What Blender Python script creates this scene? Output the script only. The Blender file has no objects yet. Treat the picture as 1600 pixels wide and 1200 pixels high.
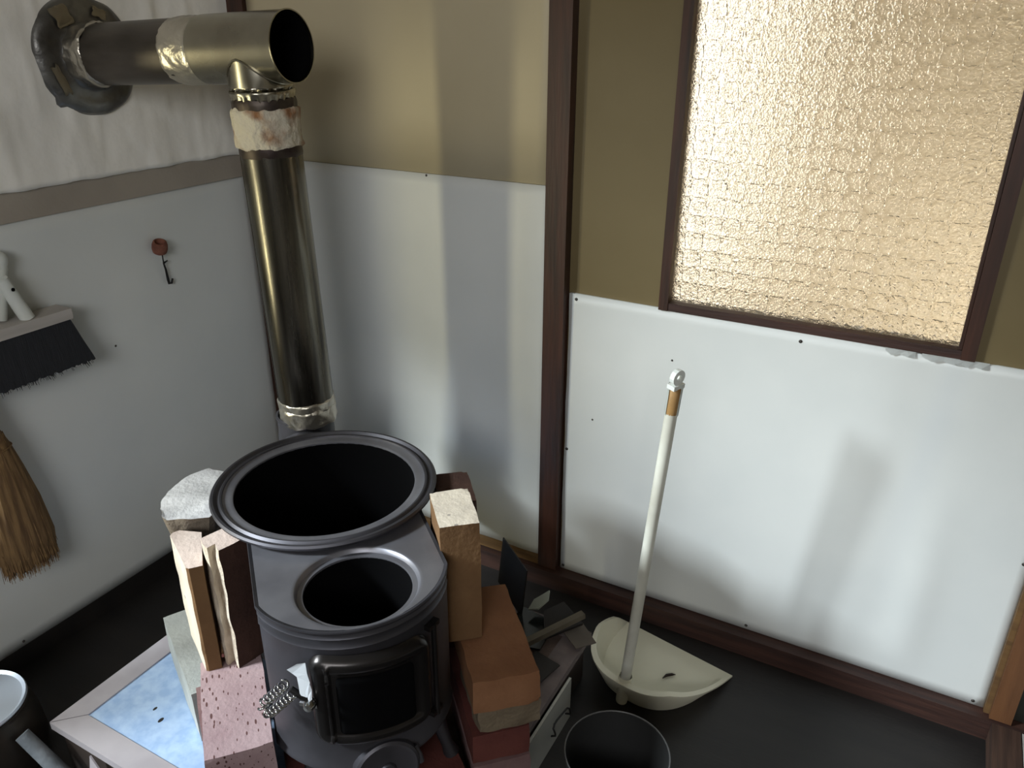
import bpy, bmesh, math, random
from math import sin, cos, pi, radians, atan2, sqrt
from mathutils import Vector, Matrix, noise

S = bpy.context.scene
COL = S.collection
random.seed(7)

# ------------------------------------------------------------------ camera
cam_d = bpy.data.cameras.new('camera')
cam = bpy.data.objects.new('camera', cam_d)
COL.objects.link(cam)
PITCH, YAW, ROLL = 0.425751, 0.497931, 0.0035485
fw = Vector((-sin(YAW)*cos(PITCH), cos(YAW)*cos(PITCH), -sin(PITCH)))
rt = Vector((cos(YAW), sin(YAW), 0))
up = rt.cross(fw)
r2 = rt*cos(ROLL) + up*sin(ROLL)
u2 = r2.cross(fw)
m = Matrix((r2, u2, -fw)).transposed().to_4x4()
m.translation = Vector((1.5937, -1.50334, 1.25))
cam.matrix_world = m
cam_d.sensor_width = 36.0
cam_d.lens = 36.0*1239.16/1600.0
cam_d.clip_start = 0.01
S.camera = cam

# ------------------------------------------------------------------ world, lights, exposure
S.view_settings.view_transform = 'Standard'
S.view_settings.look = 'None'
S.view_settings.gamma = 1.0
S.view_settings.use_curve_mapping = False
S.view_settings.exposure = 0.0
wd = bpy.data.worlds.new('overcast_sky'); S.world = wd
wd.use_nodes = True
wd.node_tree.nodes['Background'].inputs[0].default_value = (0.62, 0.78, 1.0, 1)
wd.node_tree.nodes['Background'].inputs[1].default_value = 0.25

def area(name, loc, target, sx, sy, power, color, spread=180):
    l = bpy.data.lights.new(name, 'AREA')
    l.shape = 'RECTANGLE'; l.size = sx; l.size_y = sy
    l.energy = power; l.color = color; l.spread = radians(spread)
    o = bpy.data.objects.new(name, l); COL.objects.link(o)
    o.location = loc
    d = Vector(target) - Vector(loc)
    o.rotation_euler = d.to_track_quat('-Z', 'Y').to_euler()
    return o
# bright patch of sky outside the tall sliding window of the left wall (out of frame)
area('window_daylight', (-1.15, -2.9, 2.5), (0.95, -0.45, 0.45), 0.55, 0.50, 262, (0.86, 0.95, 1.0))
# sunlit greenery seen through the same window, a narrow bright gap
area('garden_light', (-0.28, -1.50, 0.75), (0.44, -0.345, 0.75), 0.07, 1.30, 10, (1.0, 0.92, 0.58))
# broad soft fill lamp added behind the camera, no source known there
area('room_fill', (2.0, -3.5, 1.90), (0.6, -0.1, 0.95), 1.4, 0.9, 43, (0.96, 0.98, 1.0))
# the next room, behind the figured glass: its window, and a fill lamp added for its far wall
area('next_room_window', (0.70, 1.27, 1.25), (0.70, 0.0, 1.25), 0.62, 1.8, 9.5, (1.0, 0.97, 0.92))
area('next_room_fill', (2.2, 0.60, 0.35), (1.6, 1.30, 0.35), 0.5, 0.4, 12.5, (1.0, 0.98, 0.98))

# ------------------------------------------------------------------ materials
MATS = {}
def srgb(r, g, b):
    f = lambda c: (c/255/12.92) if c/255 <= 0.04045 else ((c/255+0.055)/1.055)**2.4
    return (f(r), f(g), f(b), 1)

def mat(name, c1, c2=None, rough=0.6, metal=0.0, scale=8.0, stretch=(1, 1, 1), detail=6, bump=0.0, bscale=None,
        bdist=0.003, spec=0.5, lo=0.35, hi=0.65, rvar=0.0, coat=0.0):
    """Principled material whose colour wanders between c1 and c2 by noise, with a second noise for relief."""
    mt = bpy.data.materials.new(name); mt.use_nodes = True
    N = mt.node_tree.nodes; L = mt.node_tree.links
    b = N['Principled BSDF']
    b.inputs['Roughness'].default_value = rough
    b.inputs['Metallic'].default_value = metal
    b.inputs['Specular IOR Level'].default_value = spec
    if coat: b.inputs['Coat Weight'].default_value = coat
    tc = N.new('ShaderNodeTexCoord'); mp = N.new('ShaderNodeMapping')
    mp.inputs['Scale'].default_value = stretch
    L.new(tc.outputs['Object'], mp.inputs['Vector'])
    nz = N.new('ShaderNodeTexNoise'); nz.inputs['Scale'].default_value = scale; nz.inputs['Detail'].default_value = detail
    L.new(mp.outputs[0], nz.inputs['Vector'])
    cr = N.new('ShaderNodeValToRGB')
    cr.color_ramp.elements[0].position = lo; cr.color_ramp.elements[1].position = hi
    cr.color_ramp.elements[0].color = c1; cr.color_ramp.elements[1].color = c2 or c1
    L.new(nz.outputs['Fac'], cr.inputs[0]); L.new(cr.outputs[0], b.inputs['Base Color'])
    if rvar:
        mr = N.new('ShaderNodeMapRange')
        mr.inputs['To Min'].default_value = rough - rvar; mr.inputs['To Max'].default_value = rough + rvar
        L.new(nz.outputs['Fac'], mr.inputs['Value']); L.new(mr.outputs[0], b.inputs['Roughness'])
    if bump:
        n2 = N.new('ShaderNodeTexNoise'); n2.inputs['Scale'].default_value = bscale or scale*4; n2.inputs['Detail'].default_value = 5
        L.new(mp.outputs[0], n2.inputs['Vector'])
        bp = N.new('ShaderNodeBump'); bp.inputs['Strength'].default_value = bump; bp.inputs['Distance'].default_value = bdist
        L.new(n2.outputs['Fac'], bp.inputs['Height']); L.new(bp.outputs[0], b.inputs['Normal'])
    MATS[name] = mt
    return mt

def add_specks(mt, color, scale=40, thr=0.12, stretch=(1, 1, 1), depth=0.0):
    """Dark pits or specks (own colour of the surface) laid over the base colour with a Voronoi."""
    N = mt.node_tree.nodes; L = mt.node_tree.links
    b = N['Principled BSDF']; old = b.inputs['Base Color'].links[0].from_socket
    tc = N.new('ShaderNodeTexCoord'); mp = N.new('ShaderNodeMapping'); mp.inputs['Scale'].default_value = stretch
    L.new(tc.outputs['Object'], mp.inputs['Vector'])
    vo = N.new('ShaderNodeTexVoronoi'); vo.inputs['Scale'].default_value = scale
    L.new(mp.outputs[0], vo.inputs['Vector'])
    nz = N.new('ShaderNodeTexNoise'); nz.inputs['Scale'].default_value = scale*0.3
    L.new(mp.outputs[0], nz.inputs['Vector'])
    mu = N.new('ShaderNodeMath'); mu.operation = 'MULTIPLY'; mu.inputs[1].default_value = thr*2
    L.new(nz.outputs['Fac'], mu.inputs[0])
    lt = N.new('ShaderNodeMath'); lt.operation = 'LESS_THAN'
    L.new(vo.outputs['Distance'], lt.inputs[0]); L.new(mu.outputs[0], lt.inputs[1])
    mx = N.new('ShaderNodeMix'); mx.data_type = 'RGBA'
    L.new(lt.outputs[0], mx.inputs['Factor']); L.new(old, mx.inputs[6]); mx.inputs[7].default_value = color
    L.new(mx.outputs[2], b.inputs['Base Color'])

mat('white_panel', srgb(208, 211, 209), srgb(217, 219, 216), rough=0.42, scale=3, bump=0.12, bscale=220, bdist=0.0004, spec=0.4)
mat('tan_board', srgb(186, 173, 142), srgb(194, 181, 150), rough=0.5, scale=3, bump=0.15, bscale=260, bdist=0.0004)
mat('brown_tan_board', srgb(104, 90, 58), srgb(112, 98, 66), rough=0.55, scale=3, bump=0.2, bscale=200, bdist=0.0005)
mat('plaster', srgb(234, 231, 224), srgb(244, 241, 234), rough=0.75, scale=5, bump=0.5, bscale=14, bdist=0.006)
mat('grey_trim_paint', srgb(150, 141, 130), srgb(164, 155, 143), rough=0.6, scale=4, bump=0.2, bscale=120)
mat('dark_wood', srgb(44, 27, 19), srgb(68, 39, 27), rough=0.5, scale=9, stretch=(6, 6, 0.5), bump=0.25, bscale=30)
mat('dark_wood_along_x', srgb(42, 26, 22), srgb(66, 42, 34), rough=0.55, scale=9, stretch=(0.5, 6, 6), bump=0.25, bscale=30)
mat('dark_wood_along_y', srgb(50, 36, 30), srgb(72, 52, 42), rough=0.55, scale=9, stretch=(6, 0.5, 6), bump=0.25, bscale=30)
mat('orange_wood', srgb(80, 50, 28), srgb(100, 65, 38), rough=0.55, scale=7, stretch=(5, 5, 0.6), bump=0.2, bscale=30)
mat('ochre_wood', srgb(108, 80, 46), srgb(86, 62, 36), rough=0.6, scale=9, stretch=(0.5, 6, 6), bump=0.2)
mat('black_floor', srgb(22, 19, 18), srgb(31, 27, 25), rough=0.55, scale=4, stretch=(1, 5, 1), bump=0.15, bscale=40)
mat('pale_floor', srgb(150, 146, 140), srgb(180, 176, 168), rough=0.8, scale=12, bump=0.4, bscale=60)
mat('room_plaster', srgb(168, 160, 146), srgb(176, 168, 154), rough=0.9, scale=3)
mat('recess_dark', srgb(38, 40, 34), srgb(48, 49, 42), rough=0.5, scale=4)
mat('nail_metal', srgb(70, 66, 62), rough=0.5, metal=0.7)
mat('black_iron', srgb(24, 23, 23), srgb(36, 34, 33), rough=0.5, metal=0.4, scale=20)
mat('soot', srgb(7, 7, 8), rough=0.95, spec=0.05)

# stainless flue: vertical streaks of heat tint
mat('flue_steel', srgb(128, 124, 112), srgb(76, 73, 69), rough=0.27, metal=1.0, scale=7, stretch=(7, 7, 0.5), bump=0.06, bscale=18, bdist=0.002, rvar=0.08)
mat('tee_steel', srgb(176, 172, 156), srgb(138, 132, 118), rough=0.26, metal=1.0, scale=6, bump=0.05, bscale=20, bdist=0.002, rvar=0.06)
mat('dull_flue_steel', srgb(112, 106, 100), srgb(84, 79, 74), rough=0.36, metal=1.0, scale=5, stretch=(1, 4, 4), bump=0.05, bscale=20, bdist=0.002)
mat('foil', srgb(206, 200, 188), srgb(170, 164, 150), rough=0.3, metal=0.9, scale=14, bump=0.8, bscale=34, bdist=0.006)
mat('flange_foil', srgb(150, 150, 147), srgb(92, 90, 87), rough=0.36, metal=0.85, scale=9, bump=0.8, bscale=12, bdist=0.008, lo=0.3, hi=0.6)
mat('foil_patch', srgb(164, 152, 128), srgb(186, 176, 152), rough=0.4, metal=0.6, scale=14, bump=0.5, bscale=24, bdist=0.005)
mat('joint_plaster', srgb(196, 188, 170), srgb(138, 98, 66), rough=0.9, scale=20, bump=1.0, bscale=60, bdist=0.008, lo=0.46, hi=0.66)
mat('burnt_band', srgb(54, 44, 42), srgb(78, 70, 62), rough=0.45, metal=0.7, scale=20)

mat('stove_steel', srgb(62, 61, 64), srgb(82, 81, 87), rough=0.46, metal=0.7, scale=6, bump=0.08, bscale=25, bdist=0.002, rvar=0.08)
mat('stove_plate_steel', srgb(120, 120, 127), srgb(138, 138, 144), rough=0.42, metal=0.7, scale=12, bump=0.05, bscale=40, bdist=0.001, rvar=0.06)
mat('door_steel', srgb(46, 44, 44), srgb(58, 55, 54), rough=0.28, metal=0.8, scale=6, bump=0.05, bscale=20, bdist=0.002)
mat('chrome', srgb(200, 200, 198), rough=0.16, metal=1.0)
mat('tissue', srgb(226, 230, 234), rough=0.9)

mat('zinc', srgb(160, 188, 226), srgb(184, 208, 238), rough=0.5, metal=0.35, scale=55, bump=0.15, bscale=30, bdist=0.002)
add_specks(MATS['zinc'], srgb(44, 42, 42), scale=22, thr=0.085, stretch=(1, 0.6, 1))
mat('hearth_frame', srgb(158, 152, 156), srgb(174, 168, 172), rough=0.5, metal=0.25, scale=10, bump=0.1, bscale=60, bdist=0.001)
mat('dusty_frame', srgb(104, 94, 92), srgb(124, 112, 110), rough=0.8, scale=20, bump=0.2)
mat('ash_dust', srgb(84, 70, 64), srgb(108, 92, 84), rough=0.95, scale=30, bump=0.5)
mat('hearth_side', srgb(48, 40, 36), srgb(60, 50, 45), rough=0.6, scale=10)
mat('pale_metal', srgb(168, 168, 160), srgb(182, 182, 174), rough=0.45, metal=0.3, scale=5)

def brick_mat(name, c1, c2, bump=0.5, pits=None, thr=0.15):
    mt = mat(name, c1, c2, rough=0.9, scale=14, bump=bump, bscale=120, bdist=0.003, spec=0.2)
    if pits: add_specks(mt, pits, scale=92, thr=thr, stretch=(0.55, 1.7, 1))
    return mt
brick_mat('firebrick', srgb(104, 78, 53), srgb(118, 90, 62))
brick_mat('firebrick_orange', srgb(120, 83, 58), srgb(132, 94, 67))
brick_mat('firebrick_dark', srgb(54, 37, 31), srgb(68, 48, 40))
brick_mat('pale_end', srgb(212, 201, 182), srgb(190, 179, 164))  # paler tone for a brick's top face and one left face
add_specks(MATS['pale_end'], srgb(150, 142, 132), scale=26, thr=0.1)
brick_mat('pink_end', srgb(204, 188, 178), srgb(190, 172, 162))
brick_mat('broken_brick', srgb(214, 204, 186), srgb(184, 168, 148), bump=1.0)
brick_mat('pink_brick', srgb(160, 138, 139), srgb(148, 124, 126), pits=srgb(88, 62, 60), thr=0.21)
brick_mat('red_brick', srgb(84, 46, 42), srgb(98, 56, 50))
brick_mat('mauve_brick', srgb(108, 84, 84), srgb(124, 100, 98))
brick_mat('grey_block', srgb(150, 153, 150), srgb(168, 171, 167))
brick_mat('concrete', srgb(92, 80, 66), srgb(116, 104, 86), bump=1.0)
brick_mat('white_stone', srgb(214, 214, 216), srgb(186, 186, 188), bump=0.6)
add_specks(MATS['white_stone'], srgb(140, 140, 142), scale=18, thr=0.08)
brick_mat('stone_side', srgb(150, 138, 122), srgb(108, 96, 84), bump=1.0)

mat('cream_plastic', srgb(214, 210, 188), srgb(222, 219, 198), rough=0.5, scale=4, bump=0.1, bscale=60, bdist=0.001)
mat('white_plastic', srgb(214, 218, 214), srgb(204, 207, 200), rough=0.4, scale=6)
mat('grubby_white_tube', srgb(206, 206, 194), srgb(168, 164, 150), rough=0.5, scale=10, stretch=(1, 1, 0.6), lo=0.45, hi=0.75)
mat('brown_tape', srgb(150, 116, 70), srgb(120, 88, 52), rough=0.5, scale=30)
mat('black_plastic', srgb(40, 40, 40), srgb(48, 48, 48), rough=0.42, scale=6)
mat('bin_rim', srgb(86, 86, 86), rough=0.4)
mat('black_bristle', srgb(26, 27, 32), srgb(34, 35, 40), rough=0.8, scale=40, stretch=(1, 8, 0.6), bump=0.6, bscale=60, bdist=0.003)
mat('grey_wood', srgb(170, 164, 158), srgb(184, 178, 172), rough=0.7, scale=10, stretch=(1, 0.5, 6))
mat('straw', srgb(128, 100, 64), srgb(92, 68, 42), rough=0.85, scale=30, stretch=(4, 4, 0.4), bump=0.6, bscale=40, bdist=0.003)
mat('straw_strand', srgb(144, 114, 74), srgb(100, 74, 46), rough=0.85, scale=60)
mat('rust_red', srgb(132, 84, 66), srgb(104, 62, 48), rough=0.8, scale=60, bump=0.4)
mat('dark_glass', srgb(30, 34, 34), rough=0.15, spec=0.6)
mat('dark_sheet', srgb(38, 35, 34), srgb(46, 42, 40), rough=0.55, metal=0.3)
mat('ceramic', srgb(150, 154, 140), rough=0.35)
mat('lath_wood', srgb(104, 96, 80), srgb(86, 78, 64), rough=0.75, scale=12)
mat('cardboard', srgb(84, 76, 68), srgb(96, 88, 78), rough=0.85, scale=10)
mat('grey_stick', srgb(122, 128, 134), srgb(98, 104, 110), rough=0.8, scale=22, bump=0.5)
mat('pot_steel', srgb(196, 206, 220), rough=0.35, metal=0.4)
mat('pot_body', srgb(92, 86, 80), srgb(70, 66, 62), rough=0.35, metal=0.8)

# figured window glass: diffusing, with a small repeated stamped relief
g = bpy.data.materials.new('figured_glass'); g.use_nodes = True
N = g.node_tree.nodes; L = g.node_tree.links
N.remove(N['Principled BSDF'])
out = N['Material Output']
tc = N.new('ShaderNodeTexCoord')
vo = N.new('ShaderNodeTexVoronoi'); vo.inputs['Scale'].default_value = 170; vo.feature = 'DISTANCE_TO_EDGE'
L.new(tc.outputs['Object'], vo.inputs['Vector'])
nz = N.new('ShaderNodeTexNoise'); nz.inputs['Scale'].default_value = 210; nz.inputs['Detail'].default_value = 2
L.new(tc.outputs['Object'], nz.inputs['Vector'])
mp = N.new('ShaderNodeMapping'); mp.inputs['Scale'].default_value = (1.0, 0.0, 1.0); mp.inputs['Rotation'].default_value = (0, radians(0), 0)
L.new(tc.outputs['Object'], mp.inputs['Vector'])
wv = N.new('ShaderNodeTexVoronoi'); wv.inputs['Scale'].default_value = 29; wv.inputs['Randomness'].default_value = 0.12; wv.distance = 'MINKOWSKI'; wv.inputs['Exponent'].default_value = 1.2
L.new(mp.outputs[0], wv.inputs['Vector'])
a1 = N.new('ShaderNodeMath'); a1.operation = 'ADD'; L.new(vo.outputs['Distance'], a1.inputs[0]); L.new(nz.outputs['Fac'], a1.inputs[1])
ps = N.new('ShaderNodeMapRange'); ps.interpolation_type = 'SMOOTHSTEP'
ps.inputs['From Min'].default_value = 0.42; ps.inputs['From Max'].default_value = 0.80
L.new(wv.outputs['Distance'], ps.inputs['Value'])
a2 = N.new('ShaderNodeMath'); a2.operation = 'MULTIPLY_ADD'; L.new(ps.outputs[0], a2.inputs[0]); a2.inputs[1].default_value = 2.2; L.new(a1.outputs[0], a2.inputs[2])
bp = N.new('ShaderNodeBump'); bp.inputs['Strength'].default_value = 0.85; bp.inputs['Distance'].default_value = 0.004
L.new(a2.outputs[0], bp.inputs['Height'])
rf = N.new('ShaderNodeBsdfRefraction'); rf.inputs['IOR'].default_value = 1.35; rf.inputs['Roughness'].default_value = 0.07; rf.inputs['Color'].default_value = (0.98, 0.95, 0.88, 1)
tl = N.new('ShaderNodeBsdfTranslucent'); tl.inputs['Color'].default_value = (0.93, 0.89, 0.80, 1)
gl = N.new('ShaderNodeBsdfGlossy'); gl.inputs['Roughness'].default_value = 0.3
L.new(bp.outputs[0], rf.inputs['Normal']); L.new(bp.outputs[0], gl.inputs['Normal'])
m1 = N.new('ShaderNodeMixShader'); m1.inputs[0].default_value = 0.22
L.new(rf.outputs[0], m1.inputs[1]); L.new(tl.outputs[0], m1.inputs[2])
m2 = N.new('ShaderNodeMixShader'); m2.inputs[0].default_value = 0.06
L.new(m1.outputs[0], m2.inputs[1]); L.new(gl.outputs[0], m2.inputs[2])
L.new(m2.outputs[0], out.inputs['Surface'])
MATS['figured_glass'] = g

# ------------------------------------------------------------------ mesh helpers
def obj(name, bm, material, parent=None, smooth=False, loc=None, rotz=None, rot=None):
    bmesh.ops.recalc_face_normals(bm, faces=bm.faces[:])
    me = bpy.data.meshes.new(name); bm.to_mesh(me); bm.free()
    for k in (material if isinstance(material, (list, tuple)) else [material]):
        me.materials.append(MATS[k])
    if smooth:
        me.polygons.foreach_set('use_smooth', [True]*len(me.polygons))
        if smooth != 'all':
            me.set_sharp_from_angle(angle=radians(38))
    o = bpy.data.objects.new(name, me); COL.objects.link(o)
    if parent: o.parent = parent
    if loc: o.location = loc
    if rotz is not None: o.rotation_euler = (0, 0, rotz)
    if rot: o.rotation_euler = rot
    return o

def tag(o, label, cat, group=None):
    o['label'] = label; o['category'] = cat
    if group: o['group'] = group
    return o
def thing(name, label, cat, loc=(0, 0, 0), rotz=0, group=None):
    o = bpy.data.objects.new(name, None); COL.objects.link(o); o.empty_display_size = 0.05
    o.location = loc; o.rotation_euler = (0, 0, rotz)
    return tag(o, label, cat, group)
def struct(o):
    o['kind'] = 'structure'; return o

def box(bm, lo, hi, mi=0, M=None):
    vs = [bm.verts.new((x, y, z)) for x in (lo[0], hi[0]) for y in (lo[1], hi[1]) for z in (lo[2], hi[2])]
    if M:
        for v in vs: v.co = M @ v.co
    fs = []
    for q in ((0, 1, 3, 2), (4, 6, 7, 5), (0, 4, 5, 1), (2, 3, 7, 6), (0, 2, 6, 4), (1, 5, 7, 3)):
        f = bm.faces.new([vs[i] for i in q]); f.material_index = mi; fs.append(f)
    return fs
def bevel(bm, w, seg=2):
    bmesh.ops.bevel(bm, geom=[e for e in bm.edges if len(e.link_faces) == 2 and e.calc_face_angle(0) > 0.5], offset=w, segments=seg, affect='EDGES', profile=0.5)
def boxbm(lo, hi, bev=0.0, seg=2):
    bm = bmesh.new(); box(bm, lo, hi)
    if bev: bevel(bm, bev, seg)
    return bm

def lathe(bm, prof, segs=48, M=None, close=False, a0=0.0, a1=2*pi):
    full = abs(a1-a0-2*pi) < 1e-6
    n = segs if full else segs+1
    rings = []
    for r, z in prof:
        ring = []
        for i in range(n):
            a = a0 + (a1-a0)*i/segs
            co = Vector((r*cos(a), r*sin(a), z))
            ring.append(bm.verts.new(M @ co if M else co))
        rings.append(ring)
    m_ = len(rings)
    for j in range(m_ if close else m_-1):
        A, B = rings[j], rings[(j+1) % m_]
        for i in range(segs):
            k = (i+1) % n
            bm.faces.new((A[i], A[k], B[k], B[i]))
    return rings
def cap(bm, ring): return bm.faces.new(ring)

def tube(bm, pts, rad, segs=10, caps=True, closed=False):
    pts = [Vector(p) for p in pts]; n = len(pts)
    rings = []; prev = None
    for i, p in enumerate(pts):
        if closed: t = pts[(i+1) % n] - pts[i-1]
        else: t = (pts[min(i+1, n-1)] - pts[max(i-1, 0)])
        t.normalize()
        if prev is None:
            ref = Vector((0, 0, 1)) if abs(t.z) < 0.9 else Vector((1, 0, 0))
            nx = t.cross(ref).normalized()
        else:
            nx = (prev - t*prev.dot(t)).normalized()
        prev = nx; ny = t.cross(nx)
        r = rad[i] if isinstance(rad, (list, tuple)) else rad
        rings.append([bm.verts.new(p + (nx*cos(2*pi*k/segs) + ny*sin(2*pi*k/segs))*r) for k in range(segs)])
    for i in range(n if closed else n-1):
        A, B = rings[i], rings[(i+1) % n]
        for k in range(segs):
            bm.faces.new((A[k], A[(k+1) % segs], B[(k+1) % segs], B[k]))
    if caps and not closed:
        bm.faces.new(rings[0]); bm.faces.new(rings[-1])
    return rings

def axis_matrix(p, q):
    """Matrix taking local z axis (from origin) to the line p->q starting at p."""
    d = (Vector(q)-Vector(p)).normalized()
    M = d.to_track_quat('Z', 'Y').to_matrix().to_4x4(); M.translation = Vector(p)
    return M

def prism(bm, pts, z0, z1, scale_bottom=1.0, jitter=0.0, seed=0):
    rnd = random.Random(seed)
    cx = sum(p[0] for p in pts)/len(pts); cy = sum(p[1] for p in pts)/len(pts)
    T = [bm.verts.new((x, y, z1 + rnd.uniform(-jitter, jitter))) for x, y in pts]
    B = [bm.verts.new((cx+(x-cx)*scale_bottom, cy+(y-cy)*scale_bottom, z0)) for x, y in pts]
    n = len(pts)
    top = bm.faces.new(T); bm.faces.new(B[::-1])
    for i in range(n):
        bm.faces.new((T[i], B[i], B[(i+1) % n], T[(i+1) % n]))
    return top

def grid_panel(x0, x1, z0, z1, nx, nz, fy, thick=0.004, axis='x', edge=None):
    """Thin sheet on a wall, gently bulged by fy(a, z) towards the room. axis 'x': wall y=0 facing -y; axis 'y': wall x=0 facing +x."""
    bm = bmesh.new()
    P = []
    for j in range(nz+1):
        row = []
        for i in range(nx+1):
            a = x0 + (x1-x0)*i/nx; z = z0 + (z1-z0)*j/nz
            if edge: a, z = edge(a, z, i, j, nx, nz)
            d = thick + fy(a, z)
            row.append(bm.verts.new((a, -d, z) if axis == 'x' else (d, a, z)))
        P.append(row)
    for j in range(nz):
        for i in range(nx):
            bm.faces.new((P[j][i], P[j][i+1], P[j+1][i+1], P[j+1][i]))
    be = [e for e in bm.edges if len(e.link_faces) == 1]
    r = bmesh.ops.extrude_edge_only(bm, edges=be)
    for v in r['geom']:
        if isinstance(v, bmesh.types.BMVert):
            if axis == 'x': v.co.y = -0.0004
            else: v.co.x = 0.0004
    return bm

# ================================================================== SETTING
HX, HZ = 3.7, 2.35         # room width and height
FZ = -0.05                 # dark floor level
# window opening of the next room's figured pane
WX0, WX1, WZ0, WZ1 = 1.122, 1.692, 0.722, 1.80

floor_o = struct(obj('floor', boxbm((-0.08, -3.7, FZ-0.05), (HX, 0.08, FZ)), 'black_floor'))
# raised pale floor beyond the edge beam, right of the post
struct(obj('floor', boxbm((1.930, -3.6, FZ), (HX, -0.040, -0.003), 0.006), 'pale_floor'))
struct(obj('ceiling', boxbm((-0.08, -3.7, HZ), (HX, 0.08, HZ+0.06)), 'room_plaster'))

# back wall with the opening
bm = bmesh.new()
for lo, hi in (((-0.06, 0, FZ), (WX0, 0.06, HZ)), ((WX1, 0, FZ), (HX, 0.06, HZ)), ((WX0, 0, FZ), (WX1, 0.06, WZ0)), ((WX0, 0, WZ1), (WX1, 0.06, HZ))):
    box(bm, lo, hi)
wall_back = struct(obj('wall_back', bm, 'brown_tan_board'))
# tan board above the middle panel
obj('tan_panel', grid_panel(0.072, 0.868, 0.9465, 2.3, 24, 10, lambda a, z: 0.0015*noise.noise(Vector((a*5, z*1.2, 3)))+0.001), 'tan_board', wall_back, smooth='all')
def bulge_mid(a, z):
    low = max(0.0, 1-z/0.35)
    return 0.004 + 0.0035*noise.noise(Vector((a*6, z*1.1, 0.5))) + 0.004*low*noise.noise(Vector((a*11, z*5, 8)))+ 0.005*math.exp(-((a-0.80)/0.05)**2)*min(1, max(0, (0.9-z)/0.3))
obj('white_panel', grid_panel(0.072, 0.868, 0.02, 0.945, 48, 36, bulge_mid), 'white_panel', wall_back, smooth='all')
def bulge_right(a, z):
    return 0.004 + min(1, z/0.12)*( 0.004*noise.noise(Vector((a*3.2, z*1.4, 4.2))) + 0.007*math.exp(-((a-1.70)/0.035)**2)*min(1, max(0, (0.5-z)/0.25)) - 0.003*math.exp(-((a-1.63)/0.04)**2))
def torn_edge(a, z, i, j, nx, nz):
    if j == nz:
        z += -0.006*(a-0.92)
        if 1.52 < a < 1.72: z -= 0.008*abs(noise.noise(Vector((a*40, 0, 1))))
    if i == 0: a += 0.003*noise.noise(Vector((z*12, 2, 0)))
    return a, z
obj('white_panel', grid_panel(0.922, 1.862, 0.001, 0.724, 56, 30, bulge_right, edge=torn_edge), 'white_panel', wall_back, smooth='all')
# curled slivers of torn paper along the panel's top edge
for x, w in ((1.55, 0.05), (1.61, 0.07), (1.67, 0.045)):
    bm = bmesh.new()
    a = [bm.verts.new((x+k*w/4, -0.012-0.004*(k % 2), 0.716-0.006*abs(sin(k*1.3)))) for k in range(5)]
    b = [bm.verts.new((x+k*w/4, -0.009, 0.722)) for k in range(5)]
    for k in range(4): bm.faces.new((a[k], a[k+1], b[k+1], b[k]))
    bmesh.ops.solidify(bm, geom=bm.faces[:], thickness=0.0008)
    obj('paper_sliver', bm, 'white_panel', wall_back)

# left wall with the tall window opening out of frame
OY0, OY1, OZ0, OZ1 = -2.45, -1.40, 0.03, 1.84       # sliding window
LY0, LY1, LZ1 = -1.37, -0.90, 1.16                      # unseen opening added beside it, shaped to steer the incoming light
bm = bmesh.new()
for lo, hi in (((-0.06, LY1, FZ), (0, 0.06, HZ)), ((-0.06, -3.7, FZ), (0, OY0, HZ)), ((-0.06, OY0, FZ), (0, OY1, OZ0)), ((-0.06, OY1, FZ), (0, LY1, 0.44)), ((-0.06, OY0, OZ1), (0, OY1, HZ)),
               ((-0.06, OY1, 0.44), (0, LY0, HZ)), ((-0.06, LY0, LZ1), (0, LY1, HZ))):
    box(bm, lo, hi)
wall_left = struct(obj('wall_left', bm, 'room_plaster'))
obj('white_panel', grid_panel(-0.90, -0.004, 0.0, 0.90, 30, 30, lambda a, z: 0.003+0.003*noise.noise(Vector((a*3, z*3, 9))), axis='y'), 'white_panel', wall_left, smooth='all')
bm = boxbm((0.0004, -0.90, 0.897), (0.012, -0.012, 0.957), 0.002)
obj('trim_strip', bm, 'grey_trim_paint', wall_left)
def plaster_relief(a, z):
    return 0.013 + 0.005*noise.fractal(Vector((a*8, z*5, 1)), 0.7, 2.0, 5) + 0.005*max(0, noise.noise(Vector((a*24, z*7, 5)))-0.1) + 0.004*max(0, noise.noise(Vector((a*60, z*9, 2)))-0.15)
def plaster_edge(a, z, i, j, nx, nz):
    if j == 0: z += 0.004*noise.noise(Vector((a*18, 0, 0)))
    return a, z
obj('plaster_coat', grid_panel(-0.90, -0.006, 0.953, 2.3, 110, 120, plaster_relief, axis='y', edge=plaster_edge), 'plaster', wall_left, smooth='all')
# frame of the out-of-frame window
fr = bpy.data.objects.new('window_2', None); COL.objects.link(fr); struct(fr)
for lo, hi in (((-0.05, OY0, OZ0), (0.0, OY0+0.04, OZ1)), ((-0.05, OY1-0.04, OZ0), (0.0, OY1, OZ1)), ((-0.05, OY0, OZ1-0.04), (0, OY1, OZ1))):
    obj('window_frame', boxbm(lo, hi, 0.003), 'dark_wood', fr)

# remaining walls of the room
struct(obj('wall_right', boxbm((HX, -3.7, FZ), (HX+0.06, 0.08, HZ)), 'room_plaster'))
struct(obj('wall_front', boxbm((-0.08, -3.76, FZ), (HX, -3.7, HZ)), 'room_plaster'))

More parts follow.
